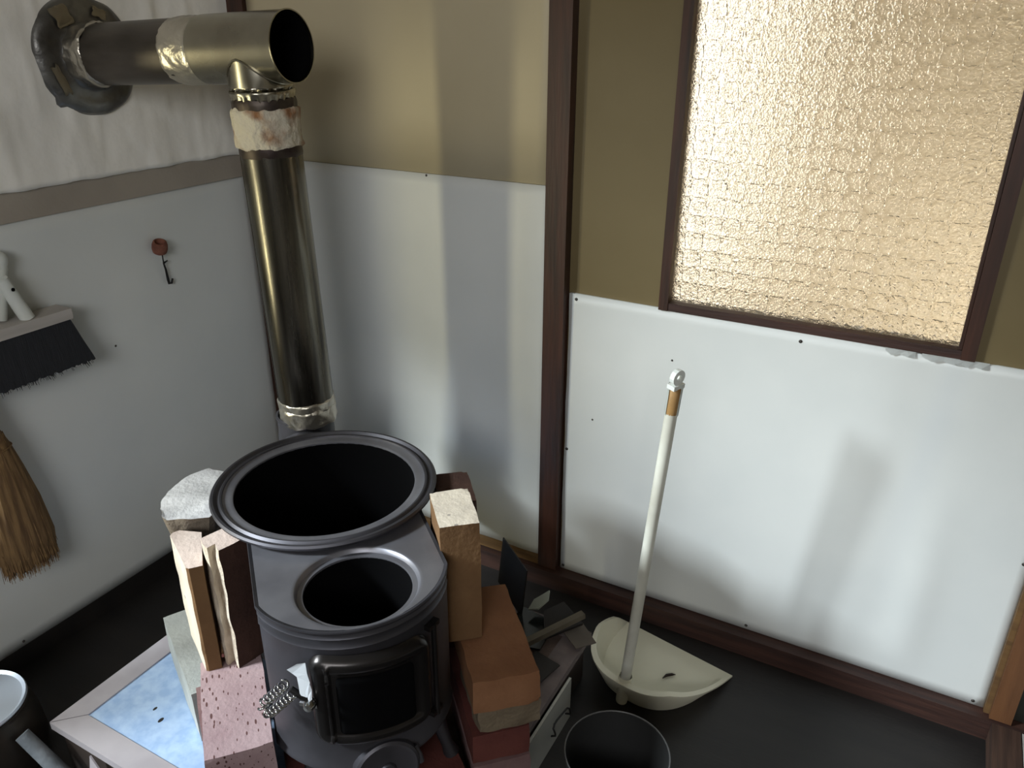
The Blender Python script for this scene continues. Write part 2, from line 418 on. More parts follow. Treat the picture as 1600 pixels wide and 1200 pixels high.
# next room behind the figured pane: side walls, far wall, floor, ceiling
nr = bmesh.new()
for lo, hi in (((0.2, 1.30, FZ), (2.9, 1.36, HZ)), ((0.14, 0.06, FZ), (0.2, 1.36, HZ)), ((2.9, 0.06, FZ), (2.96, 1.36, HZ)), ((0.14, 0.06, HZ), (2.96, 1.36, HZ+0.06)), ((0.14, 0.06, FZ-0.05), (2.96, 1.36, FZ))):
    box(nr, lo, hi)
mat('cream_wall', srgb(225, 215, 192), srgb(230, 221, 200), rough=0.9, scale=3)
struct(obj('wall_beyond', nr, 'cream_wall'))

# posts and rails
def post(name, lo, hi, mname, bev=0.003):
    return struct(obj(name, boxbm(lo, hi, bev), mname))
post('trim_1', (0.0, -0.016, FZ), (0.07, 0.0, HZ), 'dark_wood')                    # corner post
post('trim_2', (0.868, -0.028, 0.002), (0.917, 0.0, HZ), 'dark_wood')                # middle post
post('trim_3', (1.872, -0.034, 0.002), (1.910, 0.0, HZ), 'orange_wood', 0.005)      # right post
struct(obj('recess_panel', boxbm((1.912, -0.012, 0.0), (2.75, 0.0, 1.85), 0.002), 'recess_dark'))  # flat panel in place of the recess, its shade put into the colour
bm = boxbm((1.862, -0.022, 0.002), (1.872, 0.0, 0.70), 0.002)
post_strip = struct(obj('trim_4', bm, 'ochre_wood'))
struct(obj('trim_5', boxbm((0.07, -0.022, 0.0), (0.868, 0.0, 0.022), 0.003), 'ochre_wood'))     # ochre sill under the middle panel
struct(obj('trim_6', boxbm((0.0, -0.038, FZ), (2.9, -0.001, -0.0006), 0.008, 3), 'dark_wood_along_x'))   # base rail of the back wall
struct(obj('trim_7', boxbm((1.878, -3.6, FZ), (1.928, -0.039, -0.002), 0.012, 3), 'dark_wood_along_y'))    # edge beam of the dark floor
struct(obj('baseboard_left', boxbm((0.0, -0.90, FZ), (0.006, -0.039, -0.001), 0.001), 'black_floor'))

# figured glass window with its frame
win = bpy.data.objects.new('window_1', None); COL.objects.link(win); struct(win)
F = 0.019
obj('window_frame', boxbm((WX0, -0.014, WZ0), (WX0+F, 0.03, WZ1), 0.003), 'dark_wood', win)
obj('window_frame', boxbm((WX1-F-0.004, -0.014, WZ0), (WX1, 0.03, WZ1), 0.003), 'dark_wood', win)
obj('window_frame', boxbm((WX0+F, -0.012, WZ0), (WX1-F-0.004, 0.03, WZ0+F-0.003), 0.003), 'dark_wood_along_x', win)
obj('window_frame', boxbm((WX0+F, -0.012, WZ1-F), (WX1-F-0.004, 0.03, WZ1), 0.003), 'dark_wood_along_x', win)
obj('window_pane', boxbm((WX0+F-0.004, 0.008, WZ0+F-0.006), (WX1-F, 0.012, WZ1-F+0.004)), 'figured_glass', win)
# a thin bead inside the right stile
obj('glazing_bead', boxbm((WX1-F-0.010, -0.006, WZ0+F-0.003), (WX1-F-0.0045, 0.007, WZ1-F), 0.001), 'dark_wood', win)

# nails of the panels, and two small stains built the same way
def nail(parent, p, axis, r=0.0032):
    bm = bmesh.new()
    lathe(bm, [(0.0006, 0.0016), (r*0.6, 0.0014), (r, 0.0004), (r, -0.004)], 10)
    M = Matrix.Rotation(pi/2, 4, 'X') if axis == 'x' else Matrix.Rotation(pi/2, 4, 'Y')
    for v in bm.verts: v.co = M @ v.co
    return obj('nail', bm, 'nail_metal', parent, loc=p)
for x, z in ((0.938, 0.713), (1.404, 0.705), (0.9285, 0.345), (0.929, 0.011), (1.387, 0.011), (1.842, 0.010), (1.852, 0.349), (1.159, 0.615), (0.989, 0.436)):
    nail(wall_back, (x, -(0.0045+bulge_right(x, z)), z), 'x', 0.0035 if z < 0.4 or z > 0.65 else 0.0022)
for x, z in ((0.866, 0.936), (0.565, 0.942)):
    nail(wall_back, (x-0.004, -(0.005+bulge_mid(x, z)), z), 'x', 0.0025)
for y, z in ((-0.468, 0.865), (-0.465, 0.584), (-0.827, 0.012)):
    nail(wall_left, (0.0075, y, z), 'y', 0.0028)

# ================================================================== STOVE AND HEARTH
RC = (0.737, -0.61)               # centre of the stove's big ring
RZ = atan2(-0.653, 0.757)         # the stove's long axis; local x runs to its front, local -y to its left side
def loc2w(x, y, z=0.0):
    c, s_ = cos(RZ), sin(RZ)
    return (RC[0]+x*c-y*s_, RC[1]+x*s_+y*c, z)
def shift(bm, dz):
    for v in bm.verts: v.co.z += dz
    return bm

# --- hearth tray
HT = 0.07
hx0, hx1, hy0, hy1 = 0.328, 1.114, -0.965, -0.26
hearth = thing('hearth_tray', 'low hearth tray of zinc sheet in a pale frame, under the stove', 'hearth', ((hx0+hx1)/2, (hy0+hy1)/2, FZ))
def hb(lo, hi, bev=0.0):
    c = hearth.location
    bm = boxbm(lo, hi, bev, 2)
    for v in bm.verts: v.co -= c
    return bm
obj('base', hb((hx0+0.012, hy0+0.012, FZ), (hx1-0.012, hy1-0.012, HT-0.008)), 'hearth_side', hearth)
obj('zinc_sheet', hb((hx0+0.045, hy0+0.045, HT-0.008), (hx1-0.050, hy1-0.040, HT-0.003)), 'zinc', hearth)
fwid = 0.046
def rail(c4, mname='hearth_frame'):
    bm = bmesh.new()
    T = [bm.verts.new((x-hearth.location.x, y-hearth.location.y, HT-FZ)) for x, y in c4]
    B = [bm.verts.new((x-hearth.location.x, y-hearth.location.y, HT-0.016-FZ)) for x, y in c4]
    bm.faces.new(T); bm.faces.new(B[::-1])
    for i in range(4): bm.faces.new((T[i], B[i], B[(i+1) % 4], T[(i+1) % 4]))
    bevel(bm, 0.0012, 1)
    obj('frame_rail', bm, mname, hearth)
gp = 0.0012
rail([(hx0, hy0+gp), (hx0+fwid, hy0+fwid+gp), (hx0+fwid, hy1-0.040-gp), (hx0, hy1-gp)])
rail([(hx0+gp, hy0), (hx1-gp, hy0), (hx1-0.050-gp, hy0+fwid), (hx0+fwid+gp, hy0+fwid)])
rail([(hx1, hy0+gp), (hx1, hy1-gp), (hx1-0.050, hy1-0.040-gp), (hx1-0.050, hy0+fwid+gp)], 'dusty_frame')
rail([(hx0+gp, hy1), (hx0+fwid+gp, hy1-0.040), (hx1-0.050-gp, hy1-0.040), (hx1-gp, hy1)], 'dusty_frame')

# rusty sheet of ash and dust lying over the right half of the zinc
bm = bmesh.new()
pts = [(0.86, -0.90), (1.0635, -0.905), (1.0635, -0.30), (0.80, -0.305), (0.79, -0.45), (0.83, -0.62), (0.81, -0.75)]
prism(bm, [(x-hearth.location.x, y-hearth.location.y) for x, y in pts], HT-0.003-FZ, HT-0.0012-FZ)
obj('ash_crust', bm, 'ash_dust', hearth)

# --- stove
SB = 0.13
stove = thing('wood_stove', 'black sheet steel wood stove with one big and one small round top opening', 'stove', loc2w(0, 0, SB), RZ)
def part(name, bm, mname, parent=stove, smooth=True, dz=-SB):
    return obj(name, shift(bm, dz), mname, parent, smooth)
FC, FR, HW = 0.222, 0.148, 0.139
def outline(off=0.0, n=28):
    """plan of the body: round at the back, straight sides, round front (counter-clockwise, local x/y)"""
    P = []
    fr = FR+off; hw = HW+off
    af = math.asin(min(1, hw/fr))
    for i in range(n+1):
        a = -af + 2*af*i/n
        P.append((FC+fr*cos(a), fr*sin(a)))
    rb = 0.165+off
    ab = math.asin(hw/rb)
    for i in range(n+1):
        a = ab + (2*pi-2*ab)*i/n
        P.append((rb*cos(a), rb*sin(a)))
    return P
bm = bmesh.new()
prof = [(-0.004, 0.4995), (0.0020, 0.5020), (0.0030, 0.499), (0.002, 0.4955), (0.0, 0.494), (0.0, 0.489), (0.0014, 0.4865), (0.0, 0.484), (0.0, 0.473), (0.0014, 0.470), (0.0, 0.467),
        (0.0, 0.42), (0.0, 0.36), (0.0, 0.30), (0.0, 0.246), (0.003, 0.242), (0.003, 0.236), (-0.002, 0.232), (-0.010, 0.222), (-0.018, 0.216)]
rows = []
for off, z in prof:
    rows.append([bm.verts.new((x, y, z)) for x, y in outline(off)])
for A, B in zip(rows, rows[1:]):
    n = len(A)
    for i in range(n): bm.faces.new((A[i], A[(i+1) % n], B[(i+1) % n], B[i]))
bm.faces.new(rows[-1])
part('body', bm, 'stove_steel')

# top plate with the small opening
HCX, HCY = 0.274, 0.004
bm = bmesh.new()
n = 72
lip = [(0.0965, 0.5003), (0.0925, 0.5002), (0.0905, 0.4990), (0.0875, 0.4925), (0.0800, 0.4918), (0.0795, 0.490), (0.0795, 0.488)]
poly = outline(-0.003, 40)
def plate_reach(a):
    """how far the plate runs from the small opening's centre in direction a: to the body's edge or to the big opening"""
    dx, dy = cos(a), sin(a); best = 9.0
    for (x0, y0), (x1, y1) in zip(poly, poly[1:]+poly[:1]):
        ex, ey = x1-x0, y1-y0; den = dx*ey-dy*ex
        if abs(den) < 1e-9: continue
        t = ((x0-HCX)*ey-(y0-HCY)*ex)/den; q = ((x0-HCX)*dy-(y0-HCY)*dx)/den
        if t > 0 and 0 <= q <= 1: best = min(best, t)
    bq = HCX*dx+HCY*dy; cq = HCX*HCX+HCY*HCY-0.170**2; D = bq*bq-cq
    if D > 0 and -bq-sqrt(D) > 0: best = min(best, -bq-sqrt(D))
    return best
ang = sorted([2*pi*i/144-pi for i in range(144)] + [atan2(y-HCY, x-HCX) for x, y in poly if x > 0.22 and abs(abs(y)-HW+0.003) < 0.002])
outer = [bm.verts.new((HCX+plate_reach(a)*cos(a), HCY+plate_reach(a)*sin(a), 0.5003)) for a in ang]
rings = []
for r, z in lip:
    rings.append([bm.verts.new((HCX+r*cos(a), HCY+r*sin(a), z)) for a in ang])
for A, B in zip([outer]+rings, rings):
    k = len(A)
    for i in range(k): bm.faces.new((A[i], A[(i+1) % k], B[(i+1) % k], B[i]))
part('top_plate', bm, 'stove_plate_steel')
# hot-plate ring around the big opening: dark rolled rim, lighter inner flat
bm = bmesh.new()
lathe(bm, [(0.170, 0.500), (0.186, 0.508), (0.1925, 0.513), (0.1935, 0.517), (0.191, 0.5205), (0.187, 0.5205), (0.183, 0.516), (0.180, 0.5155), (0.1765, 0.5195), (0.1735, 0.5190), (0.1725, 0.516)], 96)
part('ring_rim', bm, 'stove_steel')
bm = bmesh.new()
lathe(bm, [(0.1730, 0.5165), (0.170, 0.5150), (0.162, 0.5145), (0.1570, 0.5150), (0.1552, 0.5140), (0.1550, 0.5105)], 96)
part('top_ring', bm, 'stove_plate_steel')
# sooty firebox seen through the openings
bm = bmesh.new()
R_ = lathe(bm, [(0.1551, 0.5110), (0.1560, 0.500), (0.156, 0.44), (0.148, 0.27), (0.10, 0.235)], 48); cap(bm, R_[-1])
part('firebox_lining', bm, 'soot')
bm = bmesh.new()
R_ = lathe(bm, [(0.0796, 0.4885), (0.0796, 0.26)], 32, Matrix.Translation((HCX, HCY, 0))); cap(bm, R_[-1])
part('firebox_lining', bm, 'soot')
# flue spigot at the back
bm = bmesh.new()
px_, py_ = -0.383, 0.009     # below the flue pipe
lathe(bm, [(0.060, 0.40), (0.060, 0.468), (0.0625, 0.470), (0.0625, 0.475), (0.058, 0.476)], 32, Matrix.Translation((px_, py_, 0)))
tube(bm, [(-0.172, 0.0, 0.40), (-0.26, 0.003, 0.40), (px_-0.05, py_, 0.40)], 0.060, 24)
part('flue_spigot', bm, 'stove_steel')

# legs
for x, y in ((0.285, -0.095), (0.285, 0.118), (-0.12, -0.10), (-0.12, 0.10)):
    bm = bmesh.new()
    sx = 0.02 if x > 0 else -0.02; sy = 0.02 if y > 0 else -0.02
    tube(bm, [(x-sx*1.3, y-sy*0.8, 0.225), (x-sx*0.5, y-sy*0.2, 0.19), (x+sx*0.3, y+sy*0.3, 0.15), (x+sx*0.5, y+sy*0.6, SB)], [0.016, 0.013, 0.010, 0.014], 10)
    part('leg', bm, 'stove_steel')

# front door: curved sheet with rounded corners and a recessed field
def front_sheet(a0, a1, z0, z1, rad_c, base_r, height, na=40, nz=28, skew=0.0, slope=0.006, hole=None):
    bm = bmesh.new()
    G = []
    w = (a1-a0)*base_r
    for j in range(nz+1):
        row = []
        for i in range(na+1):
            s_ = i/na; t = j/nz
            # rounded rectangle mapping of the unit square
            xx = (s_-0.5)*w; zz = (t-0.5)*(z1-z0)
            hx, hz = w/2, (z1-z0)/2
            # pull corners in onto the rounding arc
            dx = max(0, abs(xx)-(hx-rad_c)); dz = max(0, abs(zz)-(hz-rad_c))
            dd = max(dx, dz); hyp = sqrt(dx*dx+dz*dz)
            if dx > 0 and dz > 0:
                f = dd/hyp
                xx = math.copysign(hx-rad_c+dx*f, xx); zz = math.copysign(hz-rad_c+dz*f, zz)
            # distance to border
            ex = hx-abs(xx); ez = hz-abs(zz)
            if abs(xx) > hx-rad_c and abs(zz) > hz-rad_c:
                e = rad_c - sqrt((abs(xx)-(hx-rad_c))**2+(abs(zz)-(hz-rad_c))**2)
            else: e = min(ex, ez)
            h = height(e, xx, zz)
            a = (a0+a1)/2 + xx/base_r
            r = base_r + h
            z = (z0+z1)/2 + zz - slope*(a-(a0+a1)/2)/(a1-a0)*2
            row.append(bm.verts.new((FC+r*cos(a), r*sin(a), z)))
        G.append(row)
    for j in range(nz):
        for i in range(na):
            bm.faces.new((G[j][i], G[j][i+1], G[j+1][i+1], G[j+1][i]))
    return bm
def door_h(e, x, z):
    h = 0.001 + 0.013*min(1, max(0, e/0.010))**0.5
    f = min(1, max(0, (e-0.020)/0.008)); h -= 0.0045*f
    if -0.064 < x < -0.056 and abs(z) < 0.07: h += 0.003
    return h
# local +y is the stove's right, so angles grow to the right
DA0, DA1 = radians(-34), radians(35)
door_bm = front_sheet(DA0, DA1, 0.293, 0.457, 0.026, FR+0.0005, door_h, 64, 48)
door = part('door', door_bm, 'door_steel')
def field_h(e, x, z): return 0.0105 + 0.003*min(1, e/0.004)
bmf = front_sheet(radians(-19), radians(22), 0.318, 0.425, 0.008, FR+0.0005, field_h, 32, 20, slope=0.004)
part('door_window', bmf, 'soot', door)
bm = bmesh.new()
for k in (-1, 1):
    pass
a = radians(-23)
tube(bm, [(FC+(FR+0.013)*cos(a), (FR+0.013)*sin(a), 0.325), (FC+(FR+0.0135)*cos(a), (FR+0.0135)*sin(a), 0.42)], 0.0032, 8)
part('window_bar', bm, 'door_steel', door)
# hinge rod
bm = bmesh.new()
a = radians(39)
tube(bm, [(FC+(FR+0.008)*cos(a), (FR+0.008)*sin(a), 0.28), (FC+(FR+0.008)*cos(a), (FR+0.008)*sin(a), 0.455)], 0.0045, 10)
box(bm, (-0.006, -0.012, -0.004), (0.006, 0.012, 0.004), M=Matrix.Translation((FC+(FR+0.004)*cos(a), (FR+0.004)*sin(a), 0.452)) @ Matrix.Rotation(a, 4, 'Z'))
box(bm, (-0.006, -0.012, -0.004), (0.006, 0.012, 0.004), M=Matrix.Translation((FC+(FR+0.004)*cos(a), (FR+0.004)*sin(a), 0.285)) @ Matrix.Rotation(a, 4, 'Z'))
part('hinge', bm, 'door_steel', door)
# latch plate and spring handle
def onfront(adeg, z, h): 
    a = radians(adeg); return Vector((FC+(FR+h)*cos(a), (FR+h)*sin(a), z))
bm = bmesh.new()
M_ = Matrix.Translation(onfront(-31.5, 0.388, 0.017)) @ Matrix.Rotation(radians(-32), 4, 'Z')
lathe(bm, [(0.0, 0.014), (0.006, 0.013), (0.0085, 0.008), (0.009, 0.0), (0.0, 0.0)], 16, M_ @ Matrix.Rotation(pi/2, 4, 'Y'))
box(bm, (-0.002, -0.018, -0.010), (0.001, 0.008, -0.004), M=M_)
latch = part('latch', bm, 'chrome', door)
bm = bmesh.new()
tube(bm, [onfront(-30.5, 0.392, 0.018), onfront(-35, 0.403, 0.023), onfront(-39.5, 0.415, 0.026)], [0.004, 0.005, 0.0045], 10)
# bent core rod of the spring grip
p0 = onfront(-40, 0.4155, 0.027); p1 = onfront(-55, 0.360, 0.034)
part('latch_lever', bm, 'black_iron', door)
core = []
side = Vector((-0.2, -0.35, 0.9)).normalized()
d = (p1-p0); nrm = d.cross(Vector((cos(radians(-50)), sin(radians(-50)), 0))).normalized()
for i in range(41):
    t = i/40; 
    if t < 0.42: q = p0 + nrm*0.0085 + d*(t/0.42)*0.9
    elif t < 0.58:
        k = (t-0.42)/0.16*pi
        q = p0 + d*0.9 + nrm*0.0085*cos(k) + d.normalized()*0.0085*sin(k)
    else: q = p0 - nrm*0.0085 + d*0.9*(1-(t-0.58)/0.42)
    core.append(q)
bm = bmesh.new(); pts = []
turns = 15; per = 12
for i in range(turns*per+1):
    f = i/(turns*per)*40; k = min(39, int(f)); q = core[k].lerp(core[k+1], f-k)
    tg = (core[min(40, k+2)]-core[max(0, k-1)]).normalized()
    e1 = tg.cross(Vector((0.6, 0.3, 0.74))).normalized(); e2 = tg.cross(e1)
    an = 2*pi*i/per
    pts.append(q + (e1*cos(an)+e2*sin(an))*0.0064)
tube(bm, pts, 0.0019, 5)
part('spring_grip', bm, 'chrome', door, smooth='all')
# damper dial below the door
bm = bmesh.new()
M_ = Matrix.Translation(onfront(3, 0.232, 0.004)) @ Matrix.Rotation(radians(3), 4, 'Z') @ Matrix.Rotation(pi/2-0.12, 4, 'Y')
lathe(bm, [(0.0, 0.012), (0.012, 0.012), (0.014, 0.006), (0.040, 0.006), (0.046, 0.009), (0.050, 0.006), (0.050, -0.012)], 36, M_)
damper = part('damper_dial', bm, 'stove_steel')
bm = bmesh.new()
tube(bm, [onfront(21, 0.25, 0.004), onfront(22, 0.235, 0.010), onfront(22, 0.222, 0.014)], [0.004, 0.005, 0.006], 8)
part('damper_tab', bm, 'stove_steel', damper)

# scrap of tissue caught at the latch
bm = bmesh.new()
def strip(bm, L_, R__):
    a = [bm.verts.new(p) for p in L_]; b = [bm.verts.new(p) for p in R__]
    for i in range(len(a)-1): bm.faces.new((a[i], a[i+1], b[i+1], b[i]))
strip(bm, [onfront(-42.5, 0.439, 0.018), onfront(-40, 0.434, 0.017), onfront(-37, 0.432, 0.019), onfront(-36, 0.420, 0.022), onfront(-35, 0.407, 0.026)],
          [onfront(-36, 0.456, 0.019), onfront(-31.5, 0.461, 0.019), onfront(-31, 0.444, 0.021), onfront(-29.8, 0.430, 0.023), onfront(-31.5, 0.406, 0.027)])
strip(bm, [onfront(-30, 0.431, 0.024), onfront(-29, 0.420, 0.025), onfront(-28.8, 0.406, 0.029)], [onfront(-32.5, 0.412, 0.025), onfront(-31, 0.408, 0.028), onfront(-30.2, 0.402, 0.031)])
bmesh.ops.solidify(bm, geom=bm.faces[:], thickness=0.0007)
tis = obj('tissue_scrap', bm, 'tissue', None, False)
tis.location = loc2w(0, 0, 0); tis.rotation_euler = (0, 0, RZ)
tag(tis, 'twisted scrap of white tissue caught on the stove door latch', 'paper')

# ================================================================== BRICKS
def brick(name, lx, ly, lz, x, y, z0, rdeg, mname, label, end=None, group=None, rough_side=None, seed=0, tilt=(0, 0), bev=0.004, category='brick', chip=0.0014):
    """one brick in the stove's local frame, base at z0; corners worn, faces slightly uneven"""
    bm = bmesh.new()
    box(bm, (-lx/2, -ly/2, 0), (lx/2, ly/2, lz))
    bevel(bm, bev, 2)
    bmesh.ops.subdivide_edges(bm, edges=[e for e in bm.edges if e.calc_length() > 0.02], cuts=max(2, int(max(lx, ly, lz)/0.02)), use_grid_fill=True)
    off = Vector((seed*3.1, seed*1.7, seed*0.9))
    for v in bm.verts:
        n3 = noise.noise_vector(v.co*28+off)
        v.co += n3*chip
        # worn corners
        c = (abs(v.co.x)/(lx/2)+abs(v.co.y)/(ly/2)+abs(v.co.z-lz/2)/(lz/2))/3
        if c > 0.93: v.co += (Vector((0, 0, lz/2))-v.co)*0.02*max(0, noise.noise(v.co*20+off)+0.4)
        if rough_side:
            sx, sy = rough_side
            if (sx and v.co.x*sx > lx*0.40) or (sy and v.co.y*sy > ly*0.40):
                amp = 0.006
                v.co.x += sx*amp*noise.noise(Vector((v.co.x*40, v.co.y*60, v.co.z*22))+off)
                v.co.y += sy*amp*noise.noise(Vector((v.co.x*60, v.co.y*40, v.co.z*22))+off)
    mats = [mname] + (end or [])
    if end:
        for f in bm.faces:
            if f.normal.length < 0.1: f.normal_update()
            c = f.calc_center_median()
            if c.z > lz-0.0045 : f.material_index = 1
            elif len(end) > 1 and rough_side and ((rough_side[0] and c.x*rough_side[0] > lx*0.42) or (rough_side[1] and c.y*rough_side[1] > ly*0.42)): f.material_index = 2
    o = obj(name, bm, mats, None, True)
    o.location = loc2w(x, y, z0)
    o.rotation_euler = (radians(tilt[0]), radians(tilt[1]), RZ+radians(rdeg))
    return tag(o, label, category, group)
# right-hand stack (local y positive)
brick('brick', 0.104, 0.064, 0.229, 0.193, 0.177, 0.3165, -6.5, 'firebrick', 'tall yellow-brown firebrick standing on end with a whitish top, right of the stove', ['pale_end'], seed=1)
brick('brick', 0.225, 0.108, 0.064, 0.235, 0.222, 0.2515, -6, 'firebrick_orange', 'orange-brown firebrick lying flat under the tall whitish-topped brick', seed=2, bev=0.009, chip=0.003)
brick('brick', 0.100, 0.064, 0.229, 0.066, 0.214, 0.2715, -8, 'firebrick_dark', 'dark brown brick standing behind the tall whitish-topped firebrick', seed=3)
brick('brick', 0.100, 0.075, 0.2, 0.062, 0.217, 0.0705, -6, 'red_brick', 'red brick standing on the hearth below the dark brown brick', seed=4)
brick('concrete_lump', 0.150, 0.105, 0.053, 0.262, 0.226, 0.194, -5, 'concrete', 'crumbling grey-brown concrete lump under the orange-brown firebrick', seed=5, bev=0.012, chip=0.006, category='concrete')
brick('brick', 0.210, 0.098, 0.060, 0.232, 0.214, 0.1315, -5, 'red_brick', 'dark red brick below the crumbling concrete lump', seed=6)
brick('brick', 0.210, 0.100, 0.060, 0.238, 0.213, 0.0705, -5, 'mauve_brick', 'brownish brick on the hearth at the bottom of the right-hand stack', seed=7)
brick('brick', 0.210, 0.100, 0.059, 0.272, 0.088, 0.0705, 4, 'red_brick', 'red brick lying on the hearth under the right front stove leg', seed=8)
brick('brick', 0.210, 0.100, 0.059, 0.225, -0.085, 0.0705, 0, 'red_brick', 'red brick lying on the hearth under the left front stove leg', seed=9)
brick('brick', 0.210, 0.080, 0.059, -0.07, -0.100, 0.0705, 2, 'red_brick', 'red brick lying on the hearth under the left rear stove leg', seed=10)
brick('brick', 0.210, 0.100, 0.059, -0.07, 0.105, 0.0705, 2, 'red_brick', 'red brick lying on the hearth under the right rear stove leg', seed=11)
# left-hand stack (local y negative)
# thin upright brick with a pale left face
def upright(name, outline_uv, z0, h, rough, amp, mats, label, seed, nz=28):
    cx_ = sum(p[0] for p in outline_uv)/len(outline_uv); cy_ = -sum(p[1] for p in outline_uv)/len(outline_uv)
    bm = bmesh.new(); rows = []
    for j in range(nz+1):
        row = []
        for i, (u_, v_) in enumerate(outline_uv):
            z = h*j/nz; x, y = u_-cx_, -v_-cy_
            if i in rough:
                q = Vector((u_*60+seed, v_*60, z*34)); x += amp*noise.noise(q); y += amp*noise.noise(q+Vector((7, 7, 7)))
            row.append(bm.verts.new((x, y, z-(0.0015*noise.noise(Vector((u_*80, v_*80, seed))) if j == nz else 0))))
        rows.append(row)
    n_ = len(outline_uv)
    for A, B in zip(rows, rows[1:]):
        for i in range(n_):
            f = bm.faces.new((A[i], A[(i+1) % n_], B[(i+1) % n_], B[i])); f.material_index = 2 if (i in rough and (i+1) % n_ in rough) else 0
    f = bm.faces.new(rows[-1]); f.material_index = 1
    bm.faces.new(rows[0])
    bmesh.ops.triangulate(bm, faces=[f for f in bm.faces if len(f.verts) > 4])
    o = obj(name, bm, mats, None, False)
    o.location = loc2w(cx_, cy_, z0); o.rotation_euler = (0, 0, RZ)
    return tag(o, label, 'brick')
upright('brick', [(0.112, 0.2115), (0.1135, 0.232), (0.110, 0.2365), (0.096, 0.240), (0.078, 0.2445), (0.056, 0.249), (0.034, 0.2545), (0.010, 0.2605), (0.001, 0.256), (-0.003, 0.246), (0.016, 0.2115), (0.040, 0.2115), (0.066, 0.2115), (0.090, 0.2115)], 0.2655, 0.210,
        {2, 3, 4, 5, 6, 7}, 0.0014, ['firebrick', 'pink_end', 'pale_end'], 'thin yellow-brown firebrick on end with pale left face, outer of the upright pair', 12)
# broken half brick: two rough cream faces with a deep cleft towards the left, a dark smooth face to the right
bp_ = [(0.056, 0.1665), (0.0975, 0.1415), (0.111, 0.162), (0.1235, 0.184), (0.119, 0.1865), (0.1125, 0.1885), (0.1005, 0.1900), (0.1060, 0.1955), (0.1105, 0.2005), (0.1030, 0.2045), (0.0930, 0.2065), (0.0766, 0.2085)]
upright('broken_brick', bp_, 0.2655, 0.238, set(range(3, 12)), 0.0030, ['firebrick_dark', 'pink_end', 'broken_brick'],
        'broken upright brick with a rough cloven cream side, touching the left of the stove', 3)
brick('brick', 0.212, 0.099, 0.059, 0.192, -0.1965, 0.2060, 0.5, 'pink_brick', 'pitted pink brick lying flat in front of the two upright bricks, left of the stove', seed=14)
brick('brick', 0.210, 0.098, 0.067, 0.178, -0.206, 0.1383, 4, 'mauve_brick', 'mauve brick directly below the pitted pink brick', seed=15, bev=0.008)
brick('brick', 0.210, 0.100, 0.067, 0.184, -0.200, 0.0705, 2, 'red_brick', 'dark red brick on the hearth at the bottom of the left-hand stack', seed=17)
brick('stone_block', 0.235, 0.050, 0.114, -0.052, -0.2735, 0.0705, 12.5, 'grey_block', 'pale grey stone block on edge on the zinc sheet, left of the brick stack', seed=18, bev=0.012, category='block')
brick('brick', 0.200, 0.048, 0.114, -0.075, -0.2000, 0.0705, 2, 'red_brick', 'red brick on edge between the stove and the grey stone block', seed=20)
brick('brick', 0.095, 0.046, 0.204, -0.064, -0.206, 0.1855, 4, 'firebrick', 'yellow-brown brick standing on end under the white stone', seed=19)
# rough white stone on top
def zpt(x, y): return (x, y)
top = [(-0.055, -0.276), (-0.085, -0.272), (-0.125, -0.252), (-0.150, -0.228), (-0.162, -0.196), (-0.150, -0.166), (-0.092, -0.172), (-0.045, -0.182), (-0.010, -0.186), (0.004, -0.200), (0.006, -0.236), (-0.008, -0.262), (-0.022, -0.274)]
bm = bmesh.new()
prism(bm, top, 0.392, 0.487, 0.62, 0.004, 3)
bmesh.ops.triangulate(bm, faces=[f for f in bm.faces if len(f.verts) > 4])
bmesh.ops.subdivide_edges(bm, edges=bm.edges[:], cuts=3, use_grid_fill=True)
for v in bm.verts:
    v.co += noise.noise_vector(v.co*22)*0.005 + noise.noise_vector(v.co*60)*0.002
for f in bm.faces:
    f.normal_update(); f.material_index = 0 if abs(f.normal.z) > 0.6 and f.calc_center_median().z > 0.46 else 1
st = obj('stone', shift(bm, -0.392), ['white_stone', 'stone_side'], None, True)
st.location = loc2w(-0.014, 0, 0.392); st.rotation_euler = (0, 0, RZ)
tag(st, 'rough white stone with a flat top behind the upright bricks, left of the big ring', 'stone')

# ================================================================== FLUE
p_top = Vector((0.452, -0.364, 1.12)); p_bot = Vector((0.4645, -0.3548, 0.480))
flue = thing('flue_pipe', 'upright stainless stovepipe rising from the stove to the T-piece', 'stovepipe', p_bot)
def fpart(name, bm, mname, root, smooth=True):
    for v in bm.verts: v.co -= root.location
    return obj(name, bm, mname, root, smooth)
M_ = axis_matrix(p_bot, p_top); Lp = (p_top-p_bot).length
bm = bmesh.new()
lathe(bm, [(0.0575, 0.0), (0.0575, Lp-0.085)], 48, M_)
pipe = fpart('pipe', bm, 'flue_steel', flue)
# lengthwise seam
bm = bmesh.new()
sa = radians(-75)
box(bm, (0.0572, -0.003, 0.03), (0.0582, 0.003, Lp-0.09), M=M_ @ Matrix.Rotation(sa, 4, 'Z'))
fpart('seam', bm, 'flue_steel', flue)
def wrapped(z0, z1, r, amp, seed, nz=14, segs=64, flare=0.0):
    bm = bmesh.new(); rows = []
    for j in range(nz+1):
        row = []
        for i in range(segs):
            a = 2*pi*i/segs; z = z0+(z1-z0)*j/nz
            q = Vector((cos(a)*1.5, sin(a)*1.5, z*18+seed))
            rr = r + amp*noise.fractal(q*1.8, 0.7, 2.0, 3) + (0 if 0 < j < nz else -amp)
            zz = z + (amp*1.5*noise.noise(q*2+Vector((9, 0, 0))) if j in (0, nz) else 0)
            row.append(bm.verts.new((rr*cos(a), rr*sin(a), zz)))
        rows.append(row)
    for A, B in zip(rows, rows[1:]):
        for i in range(segs): bm.faces.new((A[i], A[(i+1) % segs], B[(i+1) % segs], B[i]))
    return bm
def xf(bm, M):
    for v in bm.verts: v.co = M @ v.co
    return bm
